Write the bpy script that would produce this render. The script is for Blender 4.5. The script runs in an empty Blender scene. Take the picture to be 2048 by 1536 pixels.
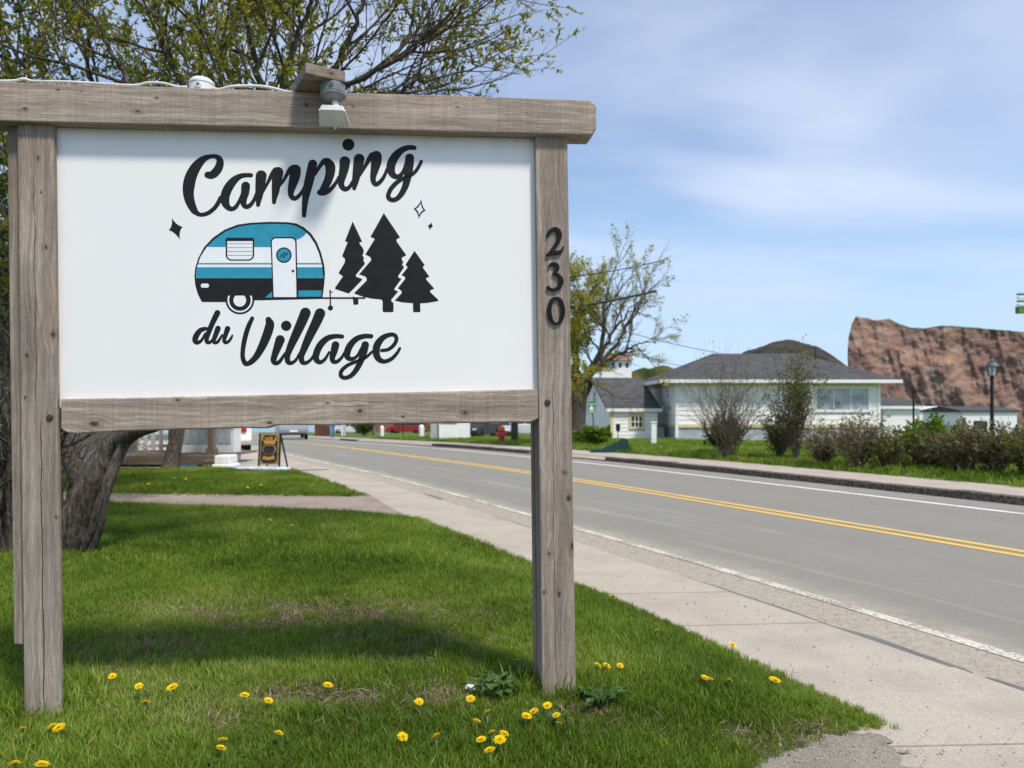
import bpy, bmesh, math, random
import numpy as np
from mathutils import Vector, Matrix, noise as mnoise
R = math.radians
scn = bpy.context.scene
COL = scn.collection
F, CX, HY, CZ = 1480.0, 1024.0, 822.0, 1.35       # focal length in pixels, principal column, horizon row, eye height

# ---------------------------------------------------------------- camera
cam = bpy.data.cameras.new('camera'); camo = bpy.data.objects.new('camera', cam); COL.objects.link(camo)
camo.location = (0, 0, CZ); camo.rotation_euler = (R(90), 0, 0)
cam.sensor_width = 36; cam.lens = F / 2048 * 36; cam.shift_y = (HY - 768) / 2048
cam.clip_start = 0.05; cam.clip_end = 20000
cam.dof.use_dof = True; cam.dof.focus_distance = 2.95; cam.dof.aperture_fstop = 3.6
scn.camera = camo

# ---------------------------------------------------------------- sky, sun, exposure
SUN_EL, SUN_AZ = R(60), R(40)                        # azimuth: degrees to the right of straight behind the camera
sdir = Vector((math.sin(SUN_AZ) * math.cos(SUN_EL), -math.cos(SUN_AZ) * math.cos(SUN_EL), math.sin(SUN_EL)))
world = bpy.data.worlds.new('World'); scn.world = world; world.use_nodes = True
wn, wl = world.node_tree.nodes, world.node_tree.links
wn.clear()
sky = wn.new('ShaderNodeTexSky'); sky.sky_type = 'NISHITA'; sky.sun_disc = False
sky.sun_elevation = SUN_EL; sky.sun_rotation = math.atan2(sdir.x, sdir.y)
sky.air_density = 1.0; sky.dust_density = 0.1; sky.ozone_density = 3.0
tc = wn.new('ShaderNodeTexCoord'); sep = wn.new('ShaderNodeSeparateXYZ'); wl.new(tc.outputs['Generated'], sep.inputs[0])
def wm(op, a, b=None):
    n = wn.new('ShaderNodeMath'); n.operation = op
    for i, x in enumerate((a, b)):
        if x is None: continue
        if isinstance(x, (int, float)): n.inputs[i].default_value = x
        else: wl.new(x, n.inputs[i])
    return n.outputs[0]
zc = wm('ADD', wm('MAXIMUM', sep.outputs['Z'], 0.0), 0.12)
cmb = wn.new('ShaderNodeCombineXYZ')
wl.new(wm('DIVIDE', sep.outputs['X'], zc), cmb.inputs[0]); wl.new(wm('DIVIDE', sep.outputs['Y'], zc), cmb.inputs[1])
def wnoise(scale, rot, sc, detail, dist, lo, hi):
    mp = wn.new('ShaderNodeMapping'); mp.inputs['Rotation'].default_value = (0, 0, rot); mp.inputs['Scale'].default_value = sc
    wl.new(cmb.outputs[0], mp.inputs[0])
    nz = wn.new('ShaderNodeTexNoise'); nz.inputs['Scale'].default_value = scale; nz.inputs['Detail'].default_value = detail
    nz.inputs['Roughness'].default_value = 0.5; nz.inputs['Distortion'].default_value = dist
    wl.new(mp.outputs[0], nz.inputs['Vector'])
    mr = wn.new('ShaderNodeMapRange'); mr.interpolation_type = 'SMOOTHSTEP'
    mr.inputs[1].default_value = lo; mr.inputs[2].default_value = hi
    wl.new(nz.outputs[0], mr.inputs[0]); return mr.outputs[0]
c1 = wnoise(0.50, R(25), (1.0, 1.7, 1), 5, 0.5, 0.36, 0.68)
c2 = wnoise(1.1, R(20), (0.55, 1.6, 1), 7, 0.9, 0.42, 0.74)
cl = wm('ADD', wm('ADD', wm('MULTIPLY', c1, 0.60), wm('MULTIPLY', c2, 0.24)), 0.10)
mix = wn.new('ShaderNodeMix'); mix.data_type = 'RGBA'
wl.new(cl, mix.inputs[0]); wl.new(sky.outputs[0], mix.inputs[6]); mix.inputs[7].default_value = (4.5, 5.05, 6.1, 1)
bg = wn.new('ShaderNodeBackground'); bg.inputs[1].default_value = 0.12; 
hz = wn.new('ShaderNodeMapRange'); hz.interpolation_type = 'SMOOTHSTEP'; wl.new(sep.outputs['Z'], hz.inputs[0])
for i_, q_ in enumerate((0.0, 0.34, 0.72, 0.0)): hz.inputs[i_ + 1].default_value = q_
mix2 = wn.new('ShaderNodeMix'); mix2.data_type = 'RGBA'; wl.new(hz.outputs[0], mix2.inputs[0]); wl.new(mix.outputs[2], mix2.inputs[6]); mix2.inputs[7].default_value = (2.9, 4.0, 5.5, 1)
wl.new(mix2.outputs[2], bg.inputs[0])
wo = wn.new('ShaderNodeOutputWorld'); wl.new(bg.outputs[0], wo.inputs[0])
sun = bpy.data.lights.new('sun', 'SUN'); sun.energy = 3.0; sun.angle = R(7.5); sun.color = (1.0, 0.94, 0.84)
suno = bpy.data.objects.new('sun', sun); COL.objects.link(suno)
suno.rotation_euler = sdir.to_track_quat('Z', 'Y').to_euler(); suno.location = (8, -10, 20)
scn.view_settings.view_transform = 'Standard'; scn.view_settings.look = 'None'
scn.view_settings.gamma = 1; scn.view_settings.use_curve_mapping = False
scn.view_settings.exposure = 0.54

# ---------------------------------------------------------------- placing helpers
def ray(px, py): return np.array([(px - CX) / F, 1.0, -(py - HY) / F])
def at(px, py, Y):
    r = ray(px, py) * Y; return Vector((r[0], Y, CZ + r[2]))
def gz(y): return -0.012 * (math.sqrt((y - 26) ** 2 + 16) + (y - 26))      # the land falls away gently beyond 26 m
def gzv(y): return -0.012 * (np.sqrt((y - 26) ** 2 + 16) + (y - 26))
def gp(px, py, off=0.0):                            # where a pixel's ray meets the ground
    r = ray(px, py); lo, hi = 0.5, 400.0
    for _ in range(60):
        m = (lo + hi) / 2
        if CZ + r[2] * m > gz(m) + off: lo = m
        else: hi = m
    return Vector((r[0] * lo, lo, gz(lo) + off))
def tag(o, label=None, cat=None, group=None, kind=None):
    if label: o['label'] = label
    if cat: o['category'] = cat
    if group: o['group'] = group
    if kind: o['kind'] = kind
    return o
def empty(name, loc=(0, 0, 0), rz=0.0, label=None, cat=None, group=None):
    o = bpy.data.objects.new(name, None); COL.objects.link(o); o.location = loc; o.rotation_euler = (0, 0, rz)
    o.empty_display_size = 0.1
    return tag(o, label, cat, group)
def rot2(a): return np.array([[math.cos(a), -math.sin(a), 0], [math.sin(a), math.cos(a), 0], [0, 0, 1]])

class MB:
    """collects faces; build() links them as ONE mesh object"""
    def __init__(s): s.v, s.f, s.m, s.n = [], [], [], 0
    def add(s, v, f, mi=0):
        b = s.n; s.v.extend([tuple(map(float, p)) for p in v]); s.n += len(v)
        s.f.extend([tuple(i + b for i in q) for q in f]); s.m.extend([mi] * len(f)); return s
    def box(s, x0, x1, y0, y1, z0, z1, mi=0):
        return s.add([(x0,y0,z0),(x1,y0,z0),(x1,y1,z0),(x0,y1,z0),(x0,y0,z1),(x1,y0,z1),(x1,y1,z1),(x0,y1,z1)],
            [(3,2,1,0),(4,5,6,7),(0,1,5,4),(1,2,6,5),(2,3,7,6),(3,0,4,7)], mi)
    def bar(s, a, b, w, h, mi=0):                   # box beam from a to b
        a, b = Vector(a), Vector(b); d = (b - a).normalized()
        x = d.cross(Vector((0, 0, 1)))
        x = Vector((1, 0, 0)) if x.length < 1e-4 else x.normalized()
        y = d.cross(x).normalized(); v = []
        for p in (a, b):
            for i, j in ((-1,-1),(1,-1),(1,1),(-1,1)): v.append(p + x * (i * w / 2) + y * (j * h / 2))
        return s.add(v, [(0,1,2,3),(7,6,5,4),(0,4,5,1),(1,5,6,2),(2,6,7,3),(3,7,4,0)], mi)
    def prism(s, poly, lo, hi, ax='y', mi=0):       # poly in the two other axes
        n = len(poly)
        def P(a, b, c): return {'y': (a, c, b), 'x': (c, a, b), 'z': (a, b, c)}[ax]
        v = [P(a, b, lo) for a, b in poly] + [P(a, b, hi) for a, b in poly]
        return s.add(v, [tuple(range(n)), tuple(range(2 * n - 1, n - 1, -1))] + [(i, i + n, (i + 1) % n + n, (i + 1) % n) for i in range(n)], mi)
    def tube(s, pts, rad, n=6, mi=0, cap=True):
        P = [Vector(p) for p in pts]; k = len(P)
        if not hasattr(rad, '__len__'): rad = [rad] * k
        v = []; u = None
        for i in range(k):
            d = (P[min(i + 1, k - 1)] - P[max(i - 1, 0)])
            d = d.normalized() if d.length > 1e-9 else Vector((0, 0, 1))
            if u is None:
                u = d.cross(Vector((0.13, 0.95, 0.3)))
                if u.length < 0.05: u = d.cross(Vector((1, 0, 0)))
            u = (u - d * u.dot(d)).normalized(); w = d.cross(u)
            for j in range(n):
                a = 2 * math.pi * j / n; v.append(P[i] + (u * math.cos(a) + w * math.sin(a)) * rad[i])
        f = [(i * n + j, i * n + (j + 1) % n, (i + 1) * n + (j + 1) % n, (i + 1) * n + j) for i in range(k - 1) for j in range(n)]
        if cap: f += [tuple(range(n - 1, -1, -1)), tuple(range((k - 1) * n, k * n))]
        return s.add(v, f, mi)
    def lathe(s, prof, n=20, c=(0, 0, 0), ax='z', mi=0):   # prof: (radius, height)
        v = []
        for r, h in prof:
            for j in range(n):
                a = 2 * math.pi * j / n; p = (r * math.cos(a), r * math.sin(a), h)
                p = {'z': p, 'y': (p[0], p[2], p[1]), 'x': (p[2], p[0], p[1])}[ax]
                v.append((p[0] + c[0], p[1] + c[1], p[2] + c[2]))
        k = len(prof)
        f = [(i * n + j, i * n + (j + 1) % n, (i + 1) * n + (j + 1) % n, (i + 1) * n + j) for i in range(k - 1) for j in range(n)]
        f += [tuple(range(n - 1, -1, -1)), tuple(range((k - 1) * n, k * n))]
        return s.add(v, f, mi)
    def loft(s, rings, mi=0, close=True):
        n = len(rings[0]); v = [p for r in rings for p in r]; k = len(rings)
        f = [(i * n + j, i * n + (j + 1) % n, (i + 1) * n + (j + 1) % n, (i + 1) * n + j) for i in range(k - 1) for j in range(n)]
        if close: f += [tuple(range(n - 1, -1, -1)), tuple(range((k - 1) * n, k * n))]
        return s.add(v, f, mi)
    def build(s, name, mats, parent=None, loc=None, smooth=False, bevel=0, fix=True, rz=None):
        me = bpy.data.meshes.new(name); me.from_pydata(s.v, [], s.f)
        mats = mats if isinstance(mats, (list, tuple)) else [mats]
        for m in mats: me.materials.append(m)
        if len(mats) > 1: me.polygons.foreach_set('material_index', s.m)
        if fix:
            bm = bmesh.new(); bm.from_mesh(me); bmesh.ops.recalc_face_normals(bm, faces=bm.faces); bm.to_mesh(me); bm.free()
        if smooth: me.polygons.foreach_set('use_smooth', [True] * len(me.polygons))
        me.update()
        o = bpy.data.objects.new(name, me); COL.objects.link(o)
        if parent: o.parent = parent
        if loc is not None: o.location = loc
        if rz is not None: o.rotation_euler = (0, 0, rz)
        if bevel:
            b = o.modifiers.new('bevel', 'BEVEL'); b.width = bevel; b.segments = 2; b.limit_method = 'ANGLE'; b.angle_limit = R(35)
        return o
def mesh_np(name, V, Fq, mats, parent=None, smooth=False):       # big meshes from arrays (all faces with the same corner count)
    me = bpy.data.meshes.new(name); k = Fq.shape[1]
    me.vertices.add(len(V)); me.vertices.foreach_set('co', np.asarray(V, 'f').ravel())
    me.loops.add(Fq.size); me.loops.foreach_set('vertex_index', Fq.astype('i').ravel())
    me.polygons.add(len(Fq)); me.polygons.foreach_set('loop_start', np.arange(0, Fq.size, k, dtype='i'))
    me.update(calc_edges=True); me.validate()
    if smooth: me.polygons.foreach_set('use_smooth', [True] * len(me.polygons))
    for m in (mats if isinstance(mats, (list, tuple)) else [mats]): me.materials.append(m)
    o = bpy.data.objects.new(name, me); COL.objects.link(o)
    if parent: o.parent = parent
    return o
def copy_obj(o, parent=None, loc=None, rz=None):
    c = o.copy(); COL.objects.link(c)
    if parent: c.parent = parent
    if loc is not None: c.location = loc
    if rz is not None: c.rotation_euler = (0, 0, rz)
    return c
def copy_tree(o, parent=None):
    c = o.copy(); COL.objects.link(c); c.parent = parent
    for ch in [x for x in bpy.data.objects if x.parent == o]: copy_tree(ch, c)
    return c

# ---------------------------------------------------------------- materials
class NT:
    def __init__(s, name):
        s.mat = bpy.data.materials.new(name); s.mat.use_nodes = True
        s.N, s.L = s.mat.node_tree.nodes, s.mat.node_tree.links
        s.b = s.N['Principled BSDF']; s.out = s.N['Material Output']; s._obj = None
    def n(s, t, **k):
        x = s.N.new(t)
        for a, b in k.items(): setattr(x, a, b)
        return x
    def put(s, x, sock):
        if x is None: return
        if isinstance(x, (int, float)): sock.default_value = x
        elif isinstance(x, (tuple, list)): sock.default_value = tuple(x) if len(x) == len(sock.default_value) else tuple(x) + (1,)
        else: s.L.new(x, sock)
    def m(s, op, a, b=None, c=None, clamp=False):
        x = s.n('ShaderNodeMath', operation=op, use_clamp=clamp)
        for i, q in enumerate((a, b, c)): s.put(q, x.inputs[i])
        return x.outputs[0]
    def obj(s):
        if not s._obj: s._obj = s.n('ShaderNodeTexCoord')
        return s._obj.outputs['Object']
    def geo(s): return s.n('ShaderNodeNewGeometry')
    def mapv(s, v, sc=(1, 1, 1), loc=(0, 0, 0)):
        x = s.n('ShaderNodeMapping'); s.put(v, x.inputs[0]); x.inputs['Scale'].default_value = sc; x.inputs['Location'].default_value = loc
        return x.outputs[0]
    def noise(s, v, scale=5, detail=4, rough=0.55, dist=0.0, col=False):
        x = s.n('ShaderNodeTexNoise'); s.put(v, x.inputs['Vector']); x.inputs['Scale'].default_value = scale
        x.inputs['Detail'].default_value = detail; x.inputs['Roughness'].default_value = rough; x.inputs['Distortion'].default_value = dist
        return x.outputs[1 if col else 0]
    def rng(s, v, lo, hi, a=0.0, b=1.0, smooth=True):
        x = s.n('ShaderNodeMapRange'); x.interpolation_type = 'SMOOTHSTEP' if smooth else 'LINEAR'
        s.put(v, x.inputs[0])
        for i, q in enumerate((lo, hi, a, b)): x.inputs[i + 1].default_value = q
        return x.outputs[0]
    def mix(s, f, a, b, blend='MIX'):
        x = s.n('ShaderNodeMix', data_type='RGBA', blend_type=blend); s.put(f, x.inputs[0]); s.put(a, x.inputs[6]); s.put(b, x.inputs[7])
        return x.outputs[2]
    def ramp(s, f, stops):
        x = s.n('ShaderNodeValToRGB'); s.put(f, x.inputs[0]); e = x.color_ramp.elements
        while len(e) < len(stops): e.new(0.5)
        for i, (p, c) in enumerate(stops): e[i].position = p; e[i].color = tuple(c) + (1,)
        return x.outputs[0]
    def bump(s, h, strength=0.5, dist=0.01):
        x = s.n('ShaderNodeBump'); x.inputs['Strength'].default_value = strength; x.inputs['Distance'].default_value = dist
        s.put(h, x.inputs['Height']); s.L.new(x.outputs[0], s.b.inputs['Normal']); return x
    def fin(s, col, rough=0.7, spec=0.3, metal=0.0):
        s.put(col, s.b.inputs['Base Color']); s.put(rough, s.b.inputs['Roughness'])
        s.b.inputs['Specular IOR Level'].default_value = spec; s.b.inputs['Metallic'].default_value = metal
        return s.mat
def plain(name, c, rough=0.6, var=0.12, scale=8, spec=0.3, metal=0.0, bump=0.0):
    t = NT(name); f = t.noise(t.obj(), scale, 5, 0.6)
    c2 = tuple(x * (1 - 2 * var) for x in c); c3 = tuple(min(1, x * (1 + var)) for x in c)
    if bump: t.bump(t.noise(t.obj(), scale * 6, 4), bump, 0.01)
    return t.fin(t.mix(t.rng(f, 0.3, 0.7), c2, c3), rough, spec, metal)
def leafy(name, stops, trans=0.35, patch=None, rough=0.5):
    t = NT(name); g = t.geo()
    oi = t.n('ShaderNodeObjectInfo')
    f = t.m('MULTIPLY', t.m('ADD', g.outputs['Random Per Island'], oi.outputs['Random']), 1.0)
    f = t.m('FRACT', f)
    if patch: f = t.m('ADD', t.m('MULTIPLY', f, 0.6), t.rng(t.noise(g.outputs['Position'], patch, 3), 0.3, 0.7, -0.12, 0.46))
    c = t.ramp(f, stops); t.fin(c, rough, 0.25)
    tr = t.n('ShaderNodeBsdfTranslucent'); t.put(t.mix(1.0, c, (1.25, 1.3, 0.7), 'MULTIPLY'), tr.inputs[0])
    ms = t.n('ShaderNodeMixShader'); ms.inputs[0].default_value = trans
    t.L.new(t.b.outputs[0], ms.inputs[1]); t.L.new(tr.outputs[0], ms.inputs[2]); t.L.new(ms.outputs[0], t.out.inputs[0])
    return t.mat
def bark(name, a, b, sc=1.0, strength=0.9):
    t = NT(name); v = t.mapv(t.obj(), (16 * sc, 16 * sc, 4 * sc)); f = t.noise(v, 1.6, 8, 0.65, 0.6)
    t.bump(f, strength, 0.03); return t.fin(t.ramp(t.rng(f, 0.3, 0.72), [(0.0, a), (0.55, tuple((x + y) / 2 for x, y in zip(a, b))), (1.0, b)]), 0.9, 0.15)
def wood(name, axis, base=1.0, warm=0.0, knots=(), cracks=(), seed=0.0, saw=0.0, rows=None):
    """weathered sawn timber; knots (along, across, radius), cracks (across at, slope, along from, along to, width) in the object's own metres"""
    t = NT(name); s = t.n('ShaderNodeSeparateXYZ'); t.L.new(t.obj(), s.inputs[0])
    X, Y, Z = s.outputs
    al, ac = (X, Z) if axis == 'x' else (Z, X)
    kn = None; bend = None; ring = None
    kwob = t.m('SUBTRACT', t.noise(t.obj(), 140, 3, .7), 0.42)
    for ka, kc, kr in knots:
        da, dc = t.m('SUBTRACT', al, ka), t.m('SUBTRACT', ac, kc)
        d = t.m('ADD', t.m('SQRT', t.m('ADD', t.m('POWER', t.m('MULTIPLY', da, 0.8 if ka * 37 % 2 < 1 else 0.6), 2), t.m('POWER', dc, 2))), t.m('MULTIPLY', kwob, kr * 1.1))
        k = t.rng(d, kr * 0.45, kr * 1.0, 1, 0); g = t.m('MULTIPLY', dc, t.rng(d, kr, kr * 4.5, 0.75, 0))
        rg = t.rng(d, kr * 1.0, kr * 2.6, 1, 0)
        kn = k if kn is None else t.m('MAXIMUM', kn, k); bend = g if bend is None else t.m('ADD', bend, g)
        ring = rg if ring is None else t.m('MAXIMUM', ring, rg)
    wob = t.m('MULTIPLY', t.m('SUBTRACT', t.noise(t.mapv(t.obj(), (1.3, 1.3, 1.3), (seed, seed, 0)), 2.2, 2), 0.5), 0.05)
    ac2 = t.m('ADD', ac, wob)
    if bend is not None: ac2 = t.m('SUBTRACT', ac2, bend)
    c = t.n('ShaderNodeCombineXYZ'); t.put(t.m('MULTIPLY', al, 1.0), c.inputs[0]); t.put(ac2, c.inputs[1]); t.put(t.m('ADD', Y, seed), c.inputs[2])
    fine = t.noise(t.mapv(c.outputs[0], (14, 330, 330)), 1.0, 4, 0.7)
    mid = t.noise(t.mapv(c.outputs[0], (2.2, 62, 62)), 1.0, 4, 0.6)
    big = t.noise(t.mapv(c.outputs[0], (1.6, 9, 9)), 1.0, 3, 0.55)
    fib = t.noise(t.mapv(t.obj(), (1, 1, 1)), 430, 2, 0.7)
    f = t.m('ADD', t.m('ADD', t.m('MULTIPLY', fine, 0.40), t.m('MULTIPLY', mid, 0.34)), t.m('ADD', t.m('MULTIPLY', big, 0.24), t.m('MULTIPLY', fib, 0.20)))
    if saw:
        sw = t.noise(t.mapv(c.outputs[0], (95, 1.6, 1.6)), 1.0, 2, 0.5)
        f = t.m('ADD', f, t.m('MULTIPLY', t.m('SUBTRACT', sw, 0.5), saw))
    k = base * 1.22
    col = t.ramp(t.rng(f, 0.39, 0.71, smooth=False), [(0, (.075*k, .060*k, .050*k)), (0.36, (.185*k, .162*k, .143*k)), (0.66, (.275*k, .248*k, .224*k)), (1, (.46*k, .425*k, .39*k))])
    wv = t.m('ADD', t.rng(t.noise(t.mapv(t.obj(), (1, 1, 1), (seed * 3, 0, 0)), 2.6, 3), 0.48, 0.75, 0, 0.55), warm, clamp=True)
    col = t.mix(wv, col, t.mix(1.0, col, (1.15, 0.95, 0.74), 'MULTIPLY'))
    bleach = t.rng(t.noise(t.mapv(t.obj(), (1, 1, 1), (seed * 5, 2, 0)), 4.5, 4), 0.5, 0.8, 0, 0.35)
    col = t.mix(bleach, col, (.40*k, .375*k, .35*k)); col = t.mix(1.0, col, (.93, .865, .80), 'MULTIPLY')
    h = f
    if kn is not None:
        col = t.mix(t.m('MULTIPLY', ring, 0.30), col, (.13, .085, .055)); col = t.mix(t.m('MULTIPLY', kn, t.rng(fib, 0.3, 0.7, 0.7, 0.98)), col, (.045, .028, .018))
        h = t.m('SUBTRACT', h, t.m('MULTIPLY', kn, 0.6))
    for a0, sl, l0, l1, w in cracks:
        cw = t.m('MULTIPLY', t.m('SUBTRACT', t.noise(t.mapv(t.obj(), (1, 1, 1), (a0 * 7, 0, seed)), 7, 4), 0.5), 0.024)
        dd = t.m('ABSOLUTE', t.m('SUBTRACT', ac, t.m('ADD', t.m('ADD', t.m('MULTIPLY', t.m('SUBTRACT', al, l0), sl), a0), cw)))
        inside = t.m('MULTIPLY', t.rng(al, l0, l0 + 0.12), t.rng(al, l1 - 0.12, l1, 1, 0))
        k2 = t.m('MULTIPLY', t.rng(dd, w * 0.5, w, 1, 0), inside)
        k2 = t.m('MULTIPLY', k2, t.rng(Y, -0.02, -0.015, 1, 0))
        col = t.mix(k2, col, (.02, .015, .012)); h = t.m('SUBTRACT', h, t.m('MULTIPLY', k2, 1.5))
    t.bump(h, 0.55, 0.004); return t.fin(col, 0.88, 0.18)
# ================================================================= MATERIALS OF THE SETTING
def m_asphalt():
    t = NT('asphalt'); uv = t.n('ShaderNodeUVMap'); s = t.n('ShaderNodeSeparateXYZ'); t.L.new(uv.outputs[0], s.inputs[0])
    d = s.outputs[0]; p = t.geo().outputs['Position']
    ag = t.noise(p, 260, 3, 0.75); pt = t.noise(p, 1.1, 5, 0.6); sp = t.noise(p, 70, 3, 0.7)
    c = t.mix(t.rng(ag, 0.3, 0.72), (.155, .147, .124), (.33, .312, .268)); c = t.mix(t.rng(pt, 0.35, 0.7, 0, 0.35), c, (.27, .258, .225))
    trk = t.m('MULTIPLY', t.rng(t.m('ABSOLUTE', t.m('SUBTRACT', t.m('PINGPONG', t.m('ADD', d, 0.05), 1.5), 0.75)), 0.0, 0.45, 1, 0), 0.10)
    c = t.mix(trk, c, (.15, .145, .132))
    w = t.m('MULTIPLY', t.m('SUBTRACT', t.noise(t.mapv(p, (1, 1, 1)), 1.3, 5, 0.7), 0.5), 1.1)
    sand = t.rng(t.m('ADD', d, t.m('MULTIPLY', w, .7)), -0.10, 0.45, 1, 0)
    sandf = t.m('MULTIPLY', sand, t.rng(t.noise(p, 18, 5, 0.7), 0.28, 0.55, 0.25, 1.0))
    c = t.mix(t.m('MULTIPLY', sandf, 0.85), c, t.mix(sp, (.37, .305, .235), (.50, .43, .345)))
    far = t.m('MULTIPLY', t.rng(t.m('ADD', d, w), 6.0, 6.6), t.rng(t.noise(p, 30, 4, 0.7), 0.35, 0.6))
    c = t.mix(t.m('MULTIPLY', far, 0.6), c, (.33, .30, .27))
    sc = t.noise(t.mapv(uv.outputs[0], (5.0, 0.28, 1)), 1.0, 4, 0.55, 0.5)
    scr = t.m('MULTIPLY', t.rng(sc, 0.56, 0.66), t.rng(t.m('ABSOLUTE', t.m('SUBTRACT', d, 1.35)), 0.4, 1.2, 0.38, 0))
    c = t.mix(scr, c, (.42, .40, .37))
    c = t.mix(t.rng(t.noise(p, 24, 5, .75), .36, .66, 0, .30), c, (.15, .146, .132)); c = t.mix(t.rng(t.noise(p, 110, 3, .7), .62, .70, 0, .35), c, (.42, .41, .38))
    t.bump(ag, 0.35, 0.004); return t.fin(c, 0.9, 0.2)
def m_paint(name, col, wear):
    t = NT(name); p = t.geo().outputs['Position']; f = t.noise(p, 42, 5, 0.75); g = t.noise(p, 2.2, 3)
    k = t.rng(t.m('ADD', f, t.m('MULTIPLY', t.m('SUBTRACT', g, 0.5), 0.5)), wear - 0.05, wear + 0.06)
    return t.fin(t.mix(k, (.27, .24, .205), col), 0.75, 0.25)
def m_concrete(name='concrete', a=(.355, .31, .255), b=(.525, .46, .385)):
    t = NT(name); p = t.geo().outputs['Position']; oi = t.n('ShaderNodeObjectInfo')
    f = t.noise(p, 90, 4, 0.75); g = t.noise(p, 1.7, 5, 0.6); h = t.noise(p, 320, 2, 0.6)
    c = t.mix(t.rng(f, 0.3, 0.72), a, b); c = t.mix(t.rng(g, 0.38, 0.72, 0, 0.45), c, tuple(x * 0.72 for x in a))
    c = t.mix(t.rng(h, 0.60, 0.70, 0, 0.55), c, (.16, .145, .12)); c = t.mix(t.rng(h, 0.36, 0.28, 0, 0.35), c, (.58, .55, .5))
    c = t.mix(t.m('MULTIPLY', oi.outputs['Random'], 0.22), c, (.36, .32, .255))
    t.bump(f, 0.4, 0.004); return t.fin(c, 0.9, 0.2)
def m_gravel(name, a, b, sc=60):
    t = NT(name); p = t.geo().outputs['Position']; f = t.noise(p, sc, 5, 0.75); g = t.noise(p, 1.5, 4)
    c = t.mix(t.rng(f, 0.3, 0.7), a, b); c = t.mix(t.rng(g, 0.4, 0.7, 0, 0.4), c, tuple(x * 0.7 for x in a)); t.bump(f, 0.8, 0.012); return t.fin(c, 0.95, 0.1)
def m_turf(name, dark, light, soil):
    t = NT(name); p = t.geo().outputs['Position']; f = t.noise(p, 55, 5, 0.75); g = t.noise(p, 0.9, 4)
    c = t.mix(t.rng(f, 0.3, 0.7), dark, light); c = t.mix(t.rng(t.noise(p, 3.1, 4), 0.55, 0.72, 0, 0.7), c, soil)
    c = t.mix(t.rng(g, 0.35, 0.7, 0, 0.35), c, tuple(x * 1.35 for x in light)); t.bump(f, 0.9, 0.03); return t.fin(c, 0.95, 0.1)
M = {}
M['asphalt'] = m_asphalt(); M['concrete'] = m_concrete(); M['walk_far'] = m_concrete('pinkish_concrete', (.37, .315, .265), (.48, .42, .355))
M['white_line'] = m_paint('worn_white_paint', (.60, .56, .485), 0.47); M['white_line_far'] = m_paint('white_paint', (.80, .79, .76), 0.36)
M['yellow'] = m_paint('yellow_paint', (.72, .44, .09), 0.37)
M['gravel'] = m_gravel('gravel', (.24, .19, .155), (.40, .335, .285)); M['apron'] = m_gravel('gravel_apron', (.37, .32, .275), (.52, .465, .41), 40)
M['dirt'] = m_gravel('dirt', (.21, .18, .145), (.44, .395, .33), 110); M['patch'] = m_gravel('tar_patch', (.15, .148, .14), (.26, .255, .24), 120)
M['turf'] = m_turf('turf', (.030, .045, .008), (.085, .12, .022), (.13, .10, .055)); M['turf_far'] = m_turf('far_turf', (.065, .09, .022), (.115, .155, .04), (.13, .14, .06))
M['land'] = m_turf('land', (.08, .09, .05), (.12, .13, .07), (.15, .14, .09))
M['kerb'] = plain('kerb_stone', (.16, .135, .11), 0.95, 0.35, 22, 0.1, bump=0.9)

# ================================================================= ROAD SPINE (the near edge line), d = metres across the road
SP = [(6.4,-9),(5.6,-6),(4.75,-2),(3.75,1.5),(2.80,4.05),(2.38,5.08),(1.81,6.3),(.72,8.57),(-1.1,12.4),(-3.57,17.2),(-6.3,21.9),(-11.3,32.1),(-16.5,42.5),(-22,54.5),(-32,76),(-50,115)]
def catmull(P, k=12):
    P = [np.array(p, float) for p in P]; Q = [2 * P[0] - P[1]] + P + [2 * P[-1] - P[-2]]; out = []
    for i in range(1, len(Q) - 2):
        a, b, c, d = Q[i - 1], Q[i], Q[i + 1], Q[i + 2]
        for j in range(k):
            t = j / k; out.append(0.5 * (2 * b + (c - a) * t + (2 * a - 5 * b + 4 * c - d) * t * t + (3 * b - a - 3 * c + d) * t ** 3))
    out.append(P[-1]); return np.array(out)
sp = catmull(SP, 14); sl = np.concatenate([[0], np.cumsum(np.linalg.norm(np.diff(sp, axis=0), axis=1))])
ss = np.linspace(0, sl[-1], 600); spx = np.interp(ss, sl, sp[:, 0]); spy = np.interp(ss, sl, sp[:, 1])
ker = np.hanning(41); ker /= ker.sum()
def smooth(a): return np.convolve(np.pad(a, 20, mode='reflect', reflect_type='odd'), ker, 'valid')
spx, spy = smooth(spx), smooth(spy)
tx, ty = np.gradient(spx), np.gradient(spy); tl = np.hypot(tx, ty); tx, ty = tx / tl, ty / tl
nx, ny = ty, -tx
def off(s, d): return np.stack([np.interp(s, ss, spx) + d * np.interp(s, ss, nx), np.interp(s, ss, spy) + d * np.interp(s, ss, ny)], -1)
def s_at_Y(Y, d): return float(np.interp(Y, spy + d * ny, ss))
def x_at_Y(Y, d): return np.interp(Y, spy + d * ny, spx + d * nx)
def d_of(x, y):
    x, y = np.atleast_1d(x), np.atleast_1d(y); out = np.empty(len(x))
    for i in range(0, len(x), 4000):
        X, Yv = x[i:i+4000, None], y[i:i+4000, None]
        k = np.argmin((X - spx[None]) ** 2 + (Yv - spy[None]) ** 2, 1)
        out[i:i+4000] = (X[:, 0] - spx[k]) * nx[k] + (Yv[:, 0] - spy[k]) * ny[k]
    return out
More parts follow.
